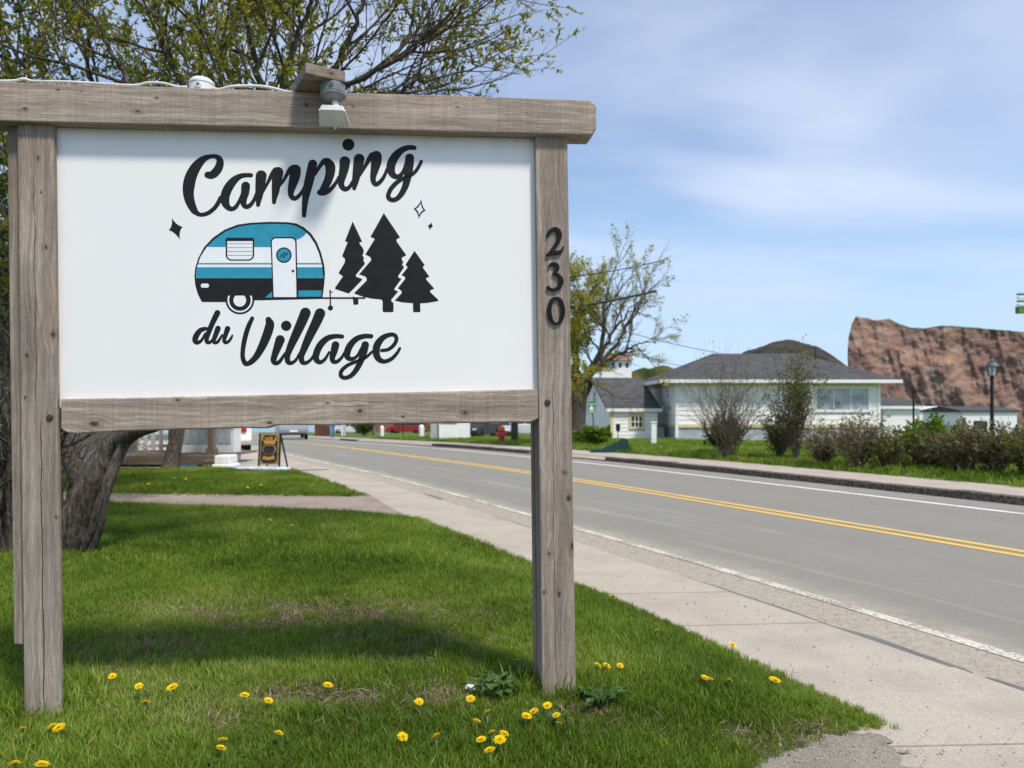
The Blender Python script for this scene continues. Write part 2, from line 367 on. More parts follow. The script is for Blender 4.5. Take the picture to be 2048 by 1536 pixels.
def strip(name, d0, d1, s0, s1, z, mat, nd=1, step=0.4, kind='structure', parent=None, edge=None):
    S = np.arange(s0, s1 + step, step); V = []; U = []
    for s in S:
        for j in range(nd + 1):
            a = d0(s) if callable(d0) else d0; b = d1(s) if callable(d1) else d1; d = a + (b - a) * j / nd
            p = off(s, d); zz = z(d) if callable(z) else z
            V.append((p[0], p[1], gz(p[1]) + zz)); U.append((d, s))
    k = nd + 1; Fq = np.array([(i*k+j, i*k+j+1, (i+1)*k+j+1, (i+1)*k+j) for i in range(len(S)-1) for j in range(nd)])
    o = mesh_np(name, np.array(V), Fq, mat, parent); me = o.data; lay = me.uv_layers.new(name='UVMap')
    li = np.empty(len(me.loops), 'i'); me.loops.foreach_get('vertex_index', li); lay.data.foreach_set('uv', np.array(U, 'f')[li].ravel())
    if kind and not parent: o['kind'] = kind
    return o
# the land: one sheet out to the horizon
gx = np.concatenate([-np.geomspace(3000, 40, 16), np.linspace(-36, 36, 25), np.geomspace(40, 3000, 16)])
gy = np.concatenate([[-400, -120, -40, -15], np.linspace(-8, 100, 55), np.geomspace(104, 330, 14), [600, 1500, 3000]])
V = np.array([(x, y, gz(y) - 0.07 - (0.0 if y < 110 else min(9, (y - 110) * 0.045))) for y in gy for x in gx])
k = len(gx); Fq = np.array([(i*k+j, i*k+j+1, (i+1)*k+j+1, (i+1)*k+j) for i in range(len(gy)-1) for j in range(k-1)])
tag(mesh_np('ground', V, Fq, M['land'], smooth=True), kind='structure')
sb = MB(); sb.add([(-6000, 290, -11.5), (6000, 290, -11.5), (6000, 9000, -11.5), (-6000, 9000, -11.5)], [(0, 1, 2, 3)])
t = NT('sea_water'); t.bump(t.noise(t.geo().outputs['Position'], 0.4, 5), 0.4, 0.5)
tag(sb.build('sea', t.fin((.03, .08, .12), 0.15, 0.5)), kind='structure')
SEND = ss[-1] - 2
road = strip('road', -0.52, 6.84, 0, SEND, 0.0, M['asphalt'], 8)
strip('edge_line', -0.05, 0.055, 0, SEND, 0.004, M['white_line'], parent=road)
strip('edge_line', 5.87, 5.98, 0, SEND, 0.004, M['white_line_far'], parent=road)
strip('centre_line', 2.90, 3.01, 0, SEND, 0.004, M['yellow'], parent=road)
strip('centre_line', 3.14, 3.25, 0, SEND, 0.004, M['yellow'], parent=road)
# tar seam patches between the sidewalk and the shoulder
rg = random.Random(5)
for Y0, Y1, w in ((3.0, 3.70, .10), (3.78, 4.55, .09), (4.6, 6.05, .065), (6.2, 7.1, .04), (8.3, 9.6, .05), (11.3, 12.0, .15)):
    a, b = s_at_Y(Y0, -.55), s_at_Y(Y1, -.55)
    strip('tar_patch', -0.50, lambda s, a=a, b=b, w=w: -0.50 + w * (0.55 + 0.45 * math.sin(math.pi * min(1, max(0, (s - a) / (b - a)))) ** 0.5) * (0.9 + 0.1 * math.sin(s * 9)), a, b, 0.005, M['patch'], step=0.06, parent=road)
# near sidewalk: single slabs with open joints
walk = tag(bpy.data.objects.new('sidewalk', None), kind='structure'); COL.objects.link(walk)
joints = [-1.6, -.7, .15, 1.05, 2.0, 2.95, 3.81, 4.64, 5.43, 6.2] + [6.2 + .85 * i for i in range(1, 30)]
for i in range(len(joints) - 1):
    a, b = joints[i] + .006, joints[i + 1] - .006
    def cor(Y, d):
        for _ in range(3): x = float(x_at_Y(Y, d))
        return x
    q = []
    for Y, d in ((a, -.505), ((a + b) / 2, -.505), (b, -.505), (b, -1.75 - .8 * (b < 4.2)), ((a + b) / 2, -1.75 - .8 * (b < 4.2)), (a, -1.75 - .8 * (b < 4.2))):
        yy = Y + 0.05 * (1 if d > -1 else -1); q.append((cor(yy, d), yy))
    zt = .018 + rg.uniform(-.004, .004)
    mb = MB(); mb.prism(q, -0.08, zt, 'z'); n = len(mb.v); mb.v = [(x, y, z + gz(y)) for x, y, z in mb.v]
    mb.build('paving_slab', M['concrete'], walk, bevel=0.006)
# far pavement and its kerb stones
def zfar(d): return 0.11
strip('far_sidewalk', 7.0, 8.45, 0, SEND, 0.11, M['walk_far'], 2)
kerb = tag(bpy.data.objects.new('kerb', None), kind='structure'); COL.objects.link(kerb)
def kerbrun(s0, s1):
    s = s0
    while s < s1 - .3:
        L = min(rg.uniform(1.0, 1.7), s1 - s); pts = [off(s + .008, 6.83), off(s + L - .008, 6.83), off(s + L - .008, 7.02), off(s + .008, 7.02)]
        hz = [.115 + rg.uniform(-.012, .010) for _ in range(2)]; mb = MB(); v = []
        n_ = 6
        for i in range(n_ + 1):
            f = i / n_; e = off(s + .008 + (L - .016) * f, 6.83 + rg.uniform(-.012, .012)); g = off(s + .008 + (L - .016) * f, 7.03); z0 = gz(e[1])
            h = hz[0] * (1 - f) + hz[1] * f + rg.uniform(-.006, .006)
            v += [(e[0], e[1], z0 - .1), (e[0] * .985 + g[0] * .015, e[1] * .985 + g[1] * .015, z0 + h), (g[0], g[1], z0 + h + .004), (g[0], g[1], z0 - .1)]
        mb.loft([v[i*4:i*4+4] for i in range(n_ + 1)]); mb.build('kerb_stone', M['kerb'], kerb, bevel=.012)
        s += L
kerbrun(0.5, s_at_Y(20.2, 6.83)); kerbrun(s_at_Y(23.6, 6.83), s_at_Y(31.5, 6.83)); kerbrun(s_at_Y(42.5, 6.83), s_at_Y(46.5, 6.83))
strip('dropped_kerb', 6.80, 7.02, s_at_Y(20.2, 6.83), s_at_Y(23.6, 6.83), lambda d: 0.03 if d < 6.9 else 0.108, M['walk_far'])
strip('dropped_kerb', 6.80, 7.02, s_at_Y(31.5, 6.83), s_at_Y(42.5, 6.83), lambda d: 0.03 if d < 6.9 else 0.108, M['walk_far'])
strip('dropped_kerb', 6.80, 7.02, s_at_Y(46.5, 6.83), SEND, lambda d: 0.03 if d < 6.9 else 0.108, M['walk_far'])
verge = strip('verge', 8.35, 60.0, 0, SEND, lambda d: 0.10 + min(.06, (d - 8.35) * .05), M['turf_far'], 24, 0.8)
# gravel forecourt on the left, path between the two lawns, dirt by the drive
def sheet(name, pts, z, mat, kind='structure'):
    v = [(x, y, gz(y) + z) for x, y in pts]; o = MB().add(v, [tuple(range(len(v)))]).build(name, mat); o['kind'] = kind
    bm = bmesh.new(); bm.from_mesh(o.data); bmesh.ops.triangulate(bm, faces=bm.faces); bm.to_mesh(o.data); bm.free(); return o
strip('forecourt', -14.0, -0.60, s_at_Y(16.6, -1.4), s_at_Y(46, -1.4), 0.030, M['apron'], 6)
sheet('path', [(-1.05, 8.6), (-1.9, 8.9), (-20, 12.0), (-20, 16.0), (-6, 12.6), (-3.0, 12.4), (-2.35, 12.0), (-1.75, 10.4)], 0.029, M['gravel'])
rg = random.Random(8)
dp = [(1380,1560),(1440,1520),(1500,1500),(1560,1488),(1620,1478),(1680,1470),(1725,1466),(1770,1474),(1765,1490),(1820,1500),(1800,1520),(1860,1541),(1860,1640),(1380,1640)]
dq = [np.array(gp(a, b, .03)[:2]) for a, b in dp]; jag = []
for i in range(len(dq)):
    a, b = dq[i], dq[(i + 1) % len(dq)]; n_ = max(1, int(np.linalg.norm(b - a) / .02)); nn = np.array([-(b - a)[1], (b - a)[0]]) / (np.linalg.norm(b - a) + 1e-6)
    for j in range(n_): jag.append(tuple(a + (b - a) * j / n_ + nn * (rg.uniform(-.014, .014) + .03 * math.sin(j * .9 + i))))
sheet('dirt_patch', jag, 0.0285, M['dirt'])

# lawns: the near lawn with the sign, a second beyond the path
def sst(a, lo, hi):
    t = np.clip((a - lo) / (hi - lo), 0, 1); return t * t * (3 - 2 * t)
def near_edge(x):  return np.interp(x, [-20, -2, -.6, .4, .92, 1.20, 1.42, 2.2], [-3, .2, .85, 2.1, 2.80, 2.99, 3.12, 3.2])
def path_near(x):  return np.interp(x, [-20, -14, -5.85, -3, -1.9, -.93, 0], [13.5, 12.2, 10.3, 9.75, 9.35, 8.95, 8.7])
def path_far(x):   return np.interp(x, [-20, -14, -6.0, -2.5, -2.0], [15, 13.8, 11.75, 11.45, 11.6])
def lawn2_far(x):  return np.interp(x, [-20, -7.5, -5.6, -4.8, -4.4], [16.9, 16.9, 17.2, 16.8, 16.0])
def edge1(x, y):   # distance inside the near lawn
    return np.minimum(np.minimum(-d_of(x, y) - 1.46, (y - near_edge(x)) * .85), (path_near(x) - y) * .95)
def edge2(x, y): return np.minimum(np.minimum(-d_of(x, y) - 1.40, (y - path_far(x)) * .95), lawn2_far(x) - y)
def lawn_h(e, top=0.125): return 0.022 + top * sst(e, 0.0, 1.0)
def lawn(name, x0, x1, y0, y1, c, ef, top):
    xs, ys = np.arange(x0, x1, c), np.arange(y0, y1, c); X, Y = np.meshgrid(xs, ys); e = ef(X.ravel(), Y.ravel())
    wob = np.array([mnoise.noise((a * 1.3, b * 1.3, 0)) for a, b in zip(X.ravel(), Y.ravel())])
    Z = lawn_h(e, top) + gzv(Y.ravel()) + wob * .018 * sst(e, .2, .8); Z[e < 0] = gzv(Y.ravel())[e < 0] + .005
    V = np.stack([X.ravel(), Y.ravel(), Z], 1); n = len(xs); E = e.reshape(X.shape)
    ok = (np.maximum.reduce([E[:-1, :-1], E[1:, :-1], E[:-1, 1:], E[1:, 1:]]) > 0)
    i, j = np.nonzero(ok); a = i * n + j; Fq = np.stack([a, a + 1, a + n + 1, a + n], 1)
    used = np.unique(Fq); mp = np.zeros(len(V), 'i'); mp[used] = np.arange(len(used))
    return tag(mesh_np(name, V[used], mp[Fq], M['turf'], smooth=True), kind='structure')
lawn('lawn', -14, 2.3, -3, 13, 0.07, edge1, .125)
lawn('lawn_beyond_path', -14, -1.5, 11.2, 18.5, 0.12, edge2, .03)
def lawn_z(x, y):
    x, y = np.atleast_1d(x), np.atleast_1d(y); e1, e2 = edge1(x, y), edge2(x, y); return np.where(e1 > e2, lawn_h(e1), lawn_h(e2, .03)) + gzv(y)
def lp(px, py, up=0.0):            # pixel -> point on the lawn
    z = .14
    for _ in range(6):
        p = gp(px, py, z + up) if True else None; z = float(lawn_z(p.x, p.y)[0] - gz(p.y))
    return Vector((p.x, p.y, gz(p.y) + z))
# ================================================================= THE SIGN (local frame: x along the panel, y away from the viewer, z up)
pA = np.array([(120 - CX) / F * 2.88, 2.88, 0.0]); pB = np.array([(1065 - CX) / F * 3.067, 3.067, 0.0])
su = (pB - pA) / np.linalg.norm(pB - pA); sbk = np.array([-su[1], su[0], 0.0]); S_ANG = math.atan2(su[1], su[0])
def spt(px, py, y=0.0):
    r = ray(px, py); P0 = pA + sbk * y; t = P0.dot(sbk) / r.dot(sbk); P = r * t
    return ((P - pA).dot(su), CZ + P[2])
def sworld(x, y, z): p = pA + su * x + sbk * y; return Vector((p[0], p[1], z))
def S(poly, y): return [spt(a, b, y) for a, b in poly]
def kn(L, y, ax):
    o = []
    for a, b, r in L:
        x, z = spt(a, b, y); o.append((x, z, r * 3.0 / F) if ax == 'x' else (z, x, r * 3.0 / F))
    return o
sign = empty('campground_sign', pA, S_ANG, 'large weathered timber sign with white campground panel and house number 230', 'sign')
YP, YB, YR = -0.030, -0.058, -0.026
w_beam = wood('beam_timber', 'x', 1.0, .12, kn([(115,180,2.4),(161,183,1.6),(313,196,3.0),(276,223,3.2),(613,210,3.2),(706,213,2.2),(915,214,2.0),(50,218,3.6)], YB, 'x'), [(1.222, .0, .2, 1.0, .0012)], 1.0, .10)
w_postl = wood('left_post_timber', 'z', .88, .05, kn([(76,316,2.6),(82,385,2.2),(92,495,3.4),(106,670,6.5),(53,712,4),(50,796,3),(112,1035,3)], YP, 'z'), [(.0 + spt(88, 1380, YP)[0], -.010, .15, 1.35, .0022), (spt(72, 700, YP)[0], -.006, 1.3, 2.3, .0014)], 2.3, .03)
w_postr = wood('right_post_timber', 'z', .90, .03, kn([(1137,997,8),(1129,945,3.6),(1098,1108,4.2),(1146,1093,7),(1118,1189,5.5),(1088,1185,3)], YP, 'z'), [(spt(1112, 1380, YP)[0], -.011, .2, 1.5, .0012)], 4.1, .04)
w_rail = wood('rail_timber', 'x', 1.06, .14, kn([(188,848,7.5),(356,801,3.6),(538,846,4.5),(720,822,5.5),(806,834,3),(930,826,4.5),(655,806,2.6)], YR, 'x'), [(spt(560, 812, YR)[1], .0, .9, 1.3, .001)], 6.7, .10)
w_back = wood('rear_board_timber', 'z', .80, .12, (), (), 8.9)
mb = MB(); mb.prism([(x, z) for x, z in S([(-70,161),(300,172),(620,183),(900,190),(1180,200)], YB)] + S([(1193,211),(1193,258),(1183,270)], YB) + S([(900,263),(620,256),(300,249),(-70,240)], YB), YB, .055, 'y')
mb.build('top_beam', w_beam, sign, bevel=.005)
pl = S([(34,238),(107,240),(121,1400)], YP); bx = pl[2][0] + .012
mb = MB(); mb.prism([pl[0], pl[1], (pl[2][0], pl[2][1]), (pl[2][0] + .003, -.15), (S([(50,1420)], YP)[0][0] + .003, -.15), S([(48,1400)], YP)[0]], YP, -.004, 'y'); mb.build('post', w_postl, sign, bevel=.004)
mb = MB(); mb.prism(S([(23,244),(92,244),(104,1287),(37,1283)], .03), -.0015, .045, 'y'); mb.build('rear_board', w_back, sign, bevel=.003)
pr = S([(1070,264),(1135,264),(1152,1390),(1085,1390)], YP)
mb = MB(); mb.prism([pr[0], pr[1], pr[2], (pr[2][0] + .003, -.15), (pr[3][0] + .003, -.15), pr[3]], YP, .115, 'y'); mb.build('post', w_postr, sign, bevel=.004)
mb = MB(); mb.prism([(pr[0][0] - .004, pr[0][1] - .02), (pr[1][0] - .01, pr[1][1] - .02), (pr[2][0] - .01, -.1), (pr[3][0] - .004, -.1)], .1175, .20, 'y'); mb.build('rear_board', w_back, sign, bevel=.003)
rail = S([(121,798),(360,793),(620,788),(860,783),(1077,778)], YR) + S([(1077,838),(1060,845),(960,846),(860,847),(720,848),(660,851),(600,850),(560,850),(545,852),(530,857),(480,856),(380,859),(260,862),(150,868),(132,865),(121,858)], YR)
mb = MB(); mb.prism(rail, YR, .06, 'y'); mb.build('bottom_rail', w_rail, sign, bevel=.006)
# panel
t = NT('sign_panel'); g = t.noise(t.obj(), 2.2, 4); st = t.noise(t.mapv(t.obj(), (9, 1, .7)), 1.6, 4, .6)
zt = spt(600, 262, 0)[1]; sx = t.n('ShaderNodeSeparateXYZ'); t.L.new(t.obj(), sx.inputs[0])
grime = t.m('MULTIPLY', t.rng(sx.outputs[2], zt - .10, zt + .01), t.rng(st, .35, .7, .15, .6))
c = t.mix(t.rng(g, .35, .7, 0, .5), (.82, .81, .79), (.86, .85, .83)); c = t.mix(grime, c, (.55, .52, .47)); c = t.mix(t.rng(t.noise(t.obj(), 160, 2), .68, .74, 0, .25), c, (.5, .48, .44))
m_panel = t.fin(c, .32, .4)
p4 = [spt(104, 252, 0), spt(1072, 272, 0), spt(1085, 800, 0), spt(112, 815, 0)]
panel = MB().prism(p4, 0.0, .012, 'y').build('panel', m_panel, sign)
m_blk = plain('black_vinyl', (.014, .014, .015), .5, .1, 30, .22); m_teal = plain('teal_vinyl', (.022, .285, .42), .4, .06, 30, .4)
m_wht = plain('white_vinyl', (.82, .83, .85), .4, .02, 30, .4); m_gry = plain('grey_vinyl', (.20, .215, .225), .4, .05, 30, .4); m_dteal = plain('grey_teal_vinyl', (.10, .26, .30), .4, .05, 30, .4)
LAY = 0.00012
def ribbon(P, k=10):
    P = np.array(P, float); q = catmull(P, k); d = np.gradient(q[:, :2], axis=0); l = np.hypot(d[:, 0], d[:, 1]); l[l < 1e-6] = 1e-6; d /= l[:, None]
    n = np.stack([-d[:, 1], d[:, 0]], 1); return q, d, n
def stroke(mb, P, mp, y, mi=0):
    q, d, n = ribbon(P); L = q[:, :2] + n * q[:, 2:3] / 2; Rr = q[:, :2] - n * q[:, 2:3] / 2; v = []; m = len(q)
    for a, b in zip(L, Rr): v += [a, b]
    f = [(2*i, 2*i+1, 2*i+3, 2*i+2) for i in range(m - 1)]
    for c, dr, w in ((q[0, :2], -d[0], q[0, 2]), (q[-1, :2], d[-1], q[-1, 2])):
        b = len(v); v.append(c); a0 = math.atan2(dr[1], dr[0])
        for j in range(13):
            a = a0 - math.pi / 2 + math.pi * j / 12; v.append((c[0] + w / 2 * math.cos(a), c[1] + w / 2 * math.sin(a)))
        f += [(b, b + 1 + j, b + 2 + j) for j in range(12)]
    V3 = []
    for a in v: x, z = spt(*mp(a[0], a[1]), y); V3.append((x, y, z))
    mb.add(V3, f, mi)
def zoomer(x0, y0, s): return lambda a, b: (x0 + a / s, y0 + b / s)
Z2, Z3, Z4, Z5, Z6, Z1 = zoomer(340,270,6.827), zoomer(600,260,6.827), zoomer(370,590,4.551), zoomer(370,430,6.827), zoomer(650,390,6.144), zoomer(330,260,2.954)
def word(strokes, dots):
    mb = MB(); 
    for i, (mp, P) in enumerate(strokes): stroke(mb, P, mp, -.0003 - .00004 * i)
    for mp, c, r in dots: poly(mb, [(c[0] + r * math.cos(a * R(10)), c[1] + r * math.sin(a * R(10))) for a in range(36)], mp, -.0003)
    return mb.build('lettering', m_blk, panel, fix=False)
def poly(mb, pts, mp, y, mi=0):
    from mathutils.geometry import tessellate_polygon
    v = []
    for a in pts: x, z = spt(*mp(a[0], a[1]), y); v.append((x, y, z))
    tr = tessellate_polygon([[Vector((x, z, 0)) for x, _, z in v]]); mb.add(v, [tuple(q) for q in tr], mi)
def curve(P, k=8, closed=True):
    P = [np.array(p, float) for p in P]; n = len(P); out = []
    for i in range(n):
        a, b, c, d = P[(i-1) % n], P[i], P[(i+1) % n], P[(i+2) % n]
        for j in range(k):
            t_ = j / k; out.append(tuple(.5 * (2*b + (c-a)*t_ + (2*a-5*b+4*c-d)*t_*t_ + (3*b-a-3*c+d)*t_**3)))
    return out
word([(Z2, [(515,545,92),(560,548,108),(610,520,118),(660,455,116),(683,380,104),(668,322,84),(620,292,62),(560,292,60),(490,312,80),(420,360,112),(345,450,142),(285,570,160),(257,690,165),(252,800,148),(275,910,130),(325,1020,100),(372,1070,68),(430,1089,57),(520,1066,60),(605,1000,60),(655,930,62),(690,860,60)]),
 (Z2, [(1105,550,60),(1040,549,62),(960,563,74),(875,620,105),(800,715,125),(755,820,128),(752,910,118),(785,980,84),(840,1011,64),(895,985,58),(940,915,50),(975,830,40)]),
 (Z2, [(1033,697,122),(1026,780,114),(1004,870,98),(1003,930,84),(1025,972,68),(1060,978,64),(1105,948,58),(1150,880,50),(1185,790,46)]),
 (Z2, [(1245,556,150),(1236,640,140),(1225,740,122),(1218,830,100),(1208,900,76),(1203,955,56)]),
 (Z2, [(1270,790,20),(1300,720,36),(1350,620,50),(1405,520,66),(1440,480,80)]), (Z2, [(1476,508,145),(1462,600,140),(1448,700,120),(1440,780,100),(1426,860,72),(1420,918,54)]),
 (Z2, [(1500,700,20),(1540,640,38),(1590,550,52),(1640,470,66),(1680,445,80)]), (Z2, [(1712,478,150),(1705,560,145),(1678,660,124),(1655,750,96),(1650,810,78),(1668,850,68),(1705,865,64),(1752,838,56),(1805,770,48),(1840,700,40)]),
 (Z2, [(1948,397,124),(1935,470,130),(1912,570,130),(1886,680,125),(1862,790,108),(1845,900,86),(1835,1010,70),(1830,1098,58)]),
 (Z3, [(215,610,20),(245,540,46),(285,475,58),(330,425,74),(370,420,80)]), (Z3, [(378,440,115),(412,495,138),(412,580,130),(388,670,118),(352,750,108),(318,815,100),(295,850,92)]),
 (Z3, [(272,853,80),(330,852,84),(395,825,64),(450,775,54),(500,705,46),(530,640,40)]), (Z3, [(612,430,146),(603,520,132),(580,620,112),(562,700,94),(566,755,80),(595,797,70),(632,806,62),(680,772,54),(722,700,44)]),
 (Z3, [(808,396,146),(795,480,138),(775,590,116),(760,680,98),(748,745,76),(741,795,54)]), (Z3, [(800,655,18),(830,600,34),(880,510,48),(940,405,66),(985,345,84)]),
 (Z3, [(1043,358,148),(1040,440,142),(1020,540,112),(1000,630,84),(1000,690,72),(1022,733,66),(1058,734,62),(1110,690,54),(1155,620,48),(1185,540,42)]),
 (Z3, [(1560,242,62),(1490,238,68),(1400,268,84),(1310,348,112),(1252,450,122),(1240,540,116),(1272,612,84),(1330,638,66),(1385,605,56),(1425,530,48),(1448,440,38)]),
 (Z3, [(1497,382,122),(1493,470,120),(1480,580,110),(1462,680,100),(1432,780,88),(1382,875,76),(1322,938,66),(1262,954,62),(1214,930,62),(1207,880,62),(1245,798,62),(1315,722,60),(1390,672,54),(1455,640,50),(1530,606,50),(1590,548,50),(1635,475,48),(1656,430,46)])],
 [(Z3, (660, 200), 83)])
word([(Z4, [(190,305,34),(140,322,46),(103,370,54),(92,410,52),(110,432,42),(148,415,28),(185,350,20)]), (Z4, [(295,163,54),(250,255,50),(217,335,47),(197,395,44),(203,430,36),(235,425,29),(268,380,20)]),
 (Z4, [(300,305,52),(278,365,46),(262,410,40),(270,434,32),(300,424,28),(338,365,20)]), (Z4, [(388,306,50),(368,365,43),(356,410,36),(368,434,30),(398,421,28),(422,388,23),(431,368,18)])], [])
word([(Z4, [(612,212,36),(578,285,45),(547,385,46),(528,490,43),(526,570,42),(545,618,46),(562,628,40)]), (Z4, [(760,226,56),(772,272,82),(745,365,84),(703,465,74),(652,555,60),(600,610,50),(560,630,40)]),
 (Z4, [(866,408,86),(842,475,74),(817,545,60),(806,595,54),(825,620,42),(862,604,35),(912,530,24)]), (Z4, [(1096,162,96),(1062,245,92),(1003,375,80),(956,480,66),(932,555,53),(938,607,48),(970,618,36),(1010,590,28),(1045,525,22)]),
 (Z4, [(1229,168,96),(1194,250,90),(1133,375,78),(1087,480,66),(1060,555,53),(1067,607,48),(1100,618,36),(1145,588,28),(1178,535,22)]), (Z4, [(1430,378,38),(1370,375,42),(1300,392,52),(1235,450,63),(1196,530,63),(1195,585,56),(1230,612,39),(1275,583,30),(1312,520,22)]),
 (Z4, [(1370,456,72),(1357,510,65),(1341,568,53),(1350,604,43),(1385,605,35),(1425,570,28),(1455,515,20)]), (Z4, [(1695,375,40),(1630,375,45),(1560,400,52),(1502,460,61),(1475,530,62),(1484,570,50),(1520,582,37),(1568,553,28),(1605,480,20)]),
 (Z4, [(1640,455,70),(1626,520,66),(1601,598,58),(1560,678,49),(1510,735,42),(1455,754,37),(1420,735,38),(1425,690,37),(1480,640,34),(1560,605,30),(1640,572,28),(1705,515,24)]),
 (Z4, [(1790,505,30),(1850,495,33),(1900,455,36),(1925,405,36),(1910,367,36),(1865,361,39),(1800,390,52),(1752,450,66),(1740,520,66),(1760,578,55),(1812,605,40),(1880,580,36),(1930,528,30),(1955,486,26)])],
 [(Z4, (921, 280), 47)])
# caravan picture
Y0 = -.0003
mb = MB()
outer = [(230,1188),(175,1080),(140,960),(128,830),(140,720),(180,590),(260,440),(380,310),(540,200),(720,130),(900,105),(1150,93),(1400,97),(1520,115),(1620,165),(1720,250),(1800,370),(1860,520),(1900,680),(1912,800),(1902,950),(1880,1110),(1880,1146),(945,1167),(540,1190)]
poly(mb, outer, Z5, Y0, 0)
inner = [(150,860),(152,790),(170,690),(212,570),(298,437),(405,330),(560,222),(740,156),(900,133),(1150,121),(1400,125),(1510,146),(1598,192),(1695,277),(1775,395),(1832,535),(1870,680),(1882,800),(1888,860)]
poly(mb, inner, Z5, Y0 - LAY, 1)
poly(mb, [(298,437),(405,330),(560,222),(740,156),(900,133),(1150,121),(1400,125),(1510,146),(1598,192),(1658,240),(1630,280),(1580,318),(1510,345),(1300,440)], Z5, Y0 - 2*LAY, 2)
for a, b in (((155,712),(1882,858)),): poly(mb, [(158,712),(1874,712),(1887,858),(150,858)], Z5, Y0 - 2*LAY, 2)
poly(mb, [(176,655),(1866,655),(1868,676),(172,676)], Z5, Y0 - 2*LAY, 4)
poly(mb, [(1548,1030),(1868,1030),(1858,1113),(1548,1116)], Z5, Y0 - LAY, 2); poly(mb, [(1092,1126),(1190,1045),(1190,1126)], Z5, Y0 - LAY, 2)
def rrect(x0, x1, x2, x3, y0, y1, r, rb=None):    # top x0..x1, bottom x2..x3
    o = []
    for cx_, cy_, a0 in ((x1 - r, y0 + r, -90), (None, None, None), (x0 + r, y0 + r, 180)):
        if cx_ is None:
            rb_ = rb or 0
            if rb_: 
                for c2, a1 in ((x3 - rb_, 0), (x2 + rb_, 90)): o += [(c2 + rb_ * math.cos(R(a1 + a * 15)), y1 - rb_ + rb_ * math.sin(R(a1 + a * 15))) for a in range(7)]
            else: o += [(x3, y1), (x2, y1)]
        else: o += [(cx_ + r * math.cos(R(a0 + a * 15)), cy_ + r * math.sin(R(a0 + a * 15))) for a in range(7)]
    return o
def disc(c, r, a0=0, a1=360, k=40): return [(c[0] + r * math.cos(R(a0 + (a1 - a0) * i / k)), c[1] + r * math.sin(R(a0 + (a1 - a0) * i / k))) for i in range(k + (0 if a1 - a0 == 360 else 1))]
poly(mb, rrect(1168,1525,1198,1540,300,1128,70), Z5, Y0 - 3*LAY, 0); poly(mb, rrect(1186,1505,1212,1522,320,1120,54), Z5, Y0 - 4*LAY, 1)
poly(mb, disc((1350,548),107), Z5, Y0 - 5*LAY, 0); poly(mb, disc((1350,548),87), Z5, Y0 - 6*LAY, 2); poly(mb, disc((1475,765),19), Z5, Y0 - 5*LAY, 0)
stroke(mb, [(1295,573,16),(1330,543,16),(1368,515,16)], Z5, Y0 - 7*LAY); stroke(mb, [(1338,580,16),(1370,552,16),(1405,521,16)], Z5, Y0 - 7*LAY)
poly(mb, rrect(555,945,555,945,330,624,10,80), Z5, Y0 - 3*LAY, 0); poly(mb, rrect(576,924,576,924,350,606,6,62), Z5, Y0 - 4*LAY, 1)
for y_ in (393, 446, 497, 550): poly(mb, [(576,y_-4),(924,y_-4),(924,y_+4),(576,y_+4)], Z5, Y0 - 5*LAY, 3)
poly(mb, [(540,356),(570,310),(930,310),(950,356)], Z5, Y0 - 6*LAY, 0)
poly(mb, disc((243,964),28,90,270,14) + disc((300,964),28,-90,90,14), Z5, Y0 - LAY, 1)
poly(mb, disc((750,1160),197), Z5, Y0 - LAY * .4, 0)
poly(mb, disc((750,1160),170,-20,200), Z5, Y0 - LAY, 1); poly(mb, disc((750,1160),148), Z5, Y0 - 2*LAY, 0); poly(mb, disc((748,1165),86,-48,228), Z5, Y0 - 3*LAY, 1)
poly(mb, [(1870,1122),(2440,1122),(2440,1095),(2462,1095),(2462,1146),(1870,1146)], Z5, Y0 - LAY * .5, 0)
for q in ([(54,1165),(70,1165),(76,1385),(58,1385)], [(66,1187),(96,1187),(96,1200),(66,1200)]): poly(mb, q, Z6, Y0 - LAY * .8, 0)
poly(mb, disc((67,1388), 32), Z6, Y0 - LAY * 1.1, 0)
mb.build('caravan_emblem', [m_blk, m_wht, m_teal, m_gry, m_dteal], panel, fix=False)
T1 = [(340,325),(455,570),(450,578),(425,580),(425,600),(465,650),(478,695),(460,745),(480,770),(472,800),(492,845),(378,985),(385,1005),(455,1030),(455,1045),(300,1205),(285,1210),(125,1155),(125,1135),(220,1000),(165,960),(245,825),(245,785),(210,750),(278,580),(245,568)]
T2 = [(722,222),(922,520),(880,545),(880,570),(1000,740),(945,770),(945,795),(965,830),(945,850),(972,888),(897,1000),(905,1015),(940,1030),(850,1155),(860,1170),(900,1185),(812,1290),(820,1310),(842,1325),(842,1430),(830,1440),(720,1440),(708,1425),(708,1300),(690,1285),(560,1272),(450,1245),(355,1208),(512,1050),(510,1020),(490,1000),(418,975),(568,800),(560,765),(495,730),(612,540),(558,515)]
T3 = [(1100,685),(1225,860),(1205,880),(1205,895),(1285,1005),(1245,1020),(1245,1040),(1343,1150),(1290,1175),(1295,1195),(1395,1290),(1385,1305),(1250,1328),(1170,1332),(1173,1430),(1165,1440),(1090,1440),(1083,1430),(1080,1330),(950,1320),(855,1298),(943,1205),(940,1180),(895,1145),(985,1030),(980,1005),(940,985),(1015,890),(990,855)]
for k_, Ts in enumerate(((T1, [(340,1245),(410,1272),(410,1345),(350,1350)]), (T2,), (T3,))):
    mb = MB()
    for q in Ts: poly(mb, q, Z6, Y0)
    mb.build('tree_emblem', m_blk, panel, fix=False)
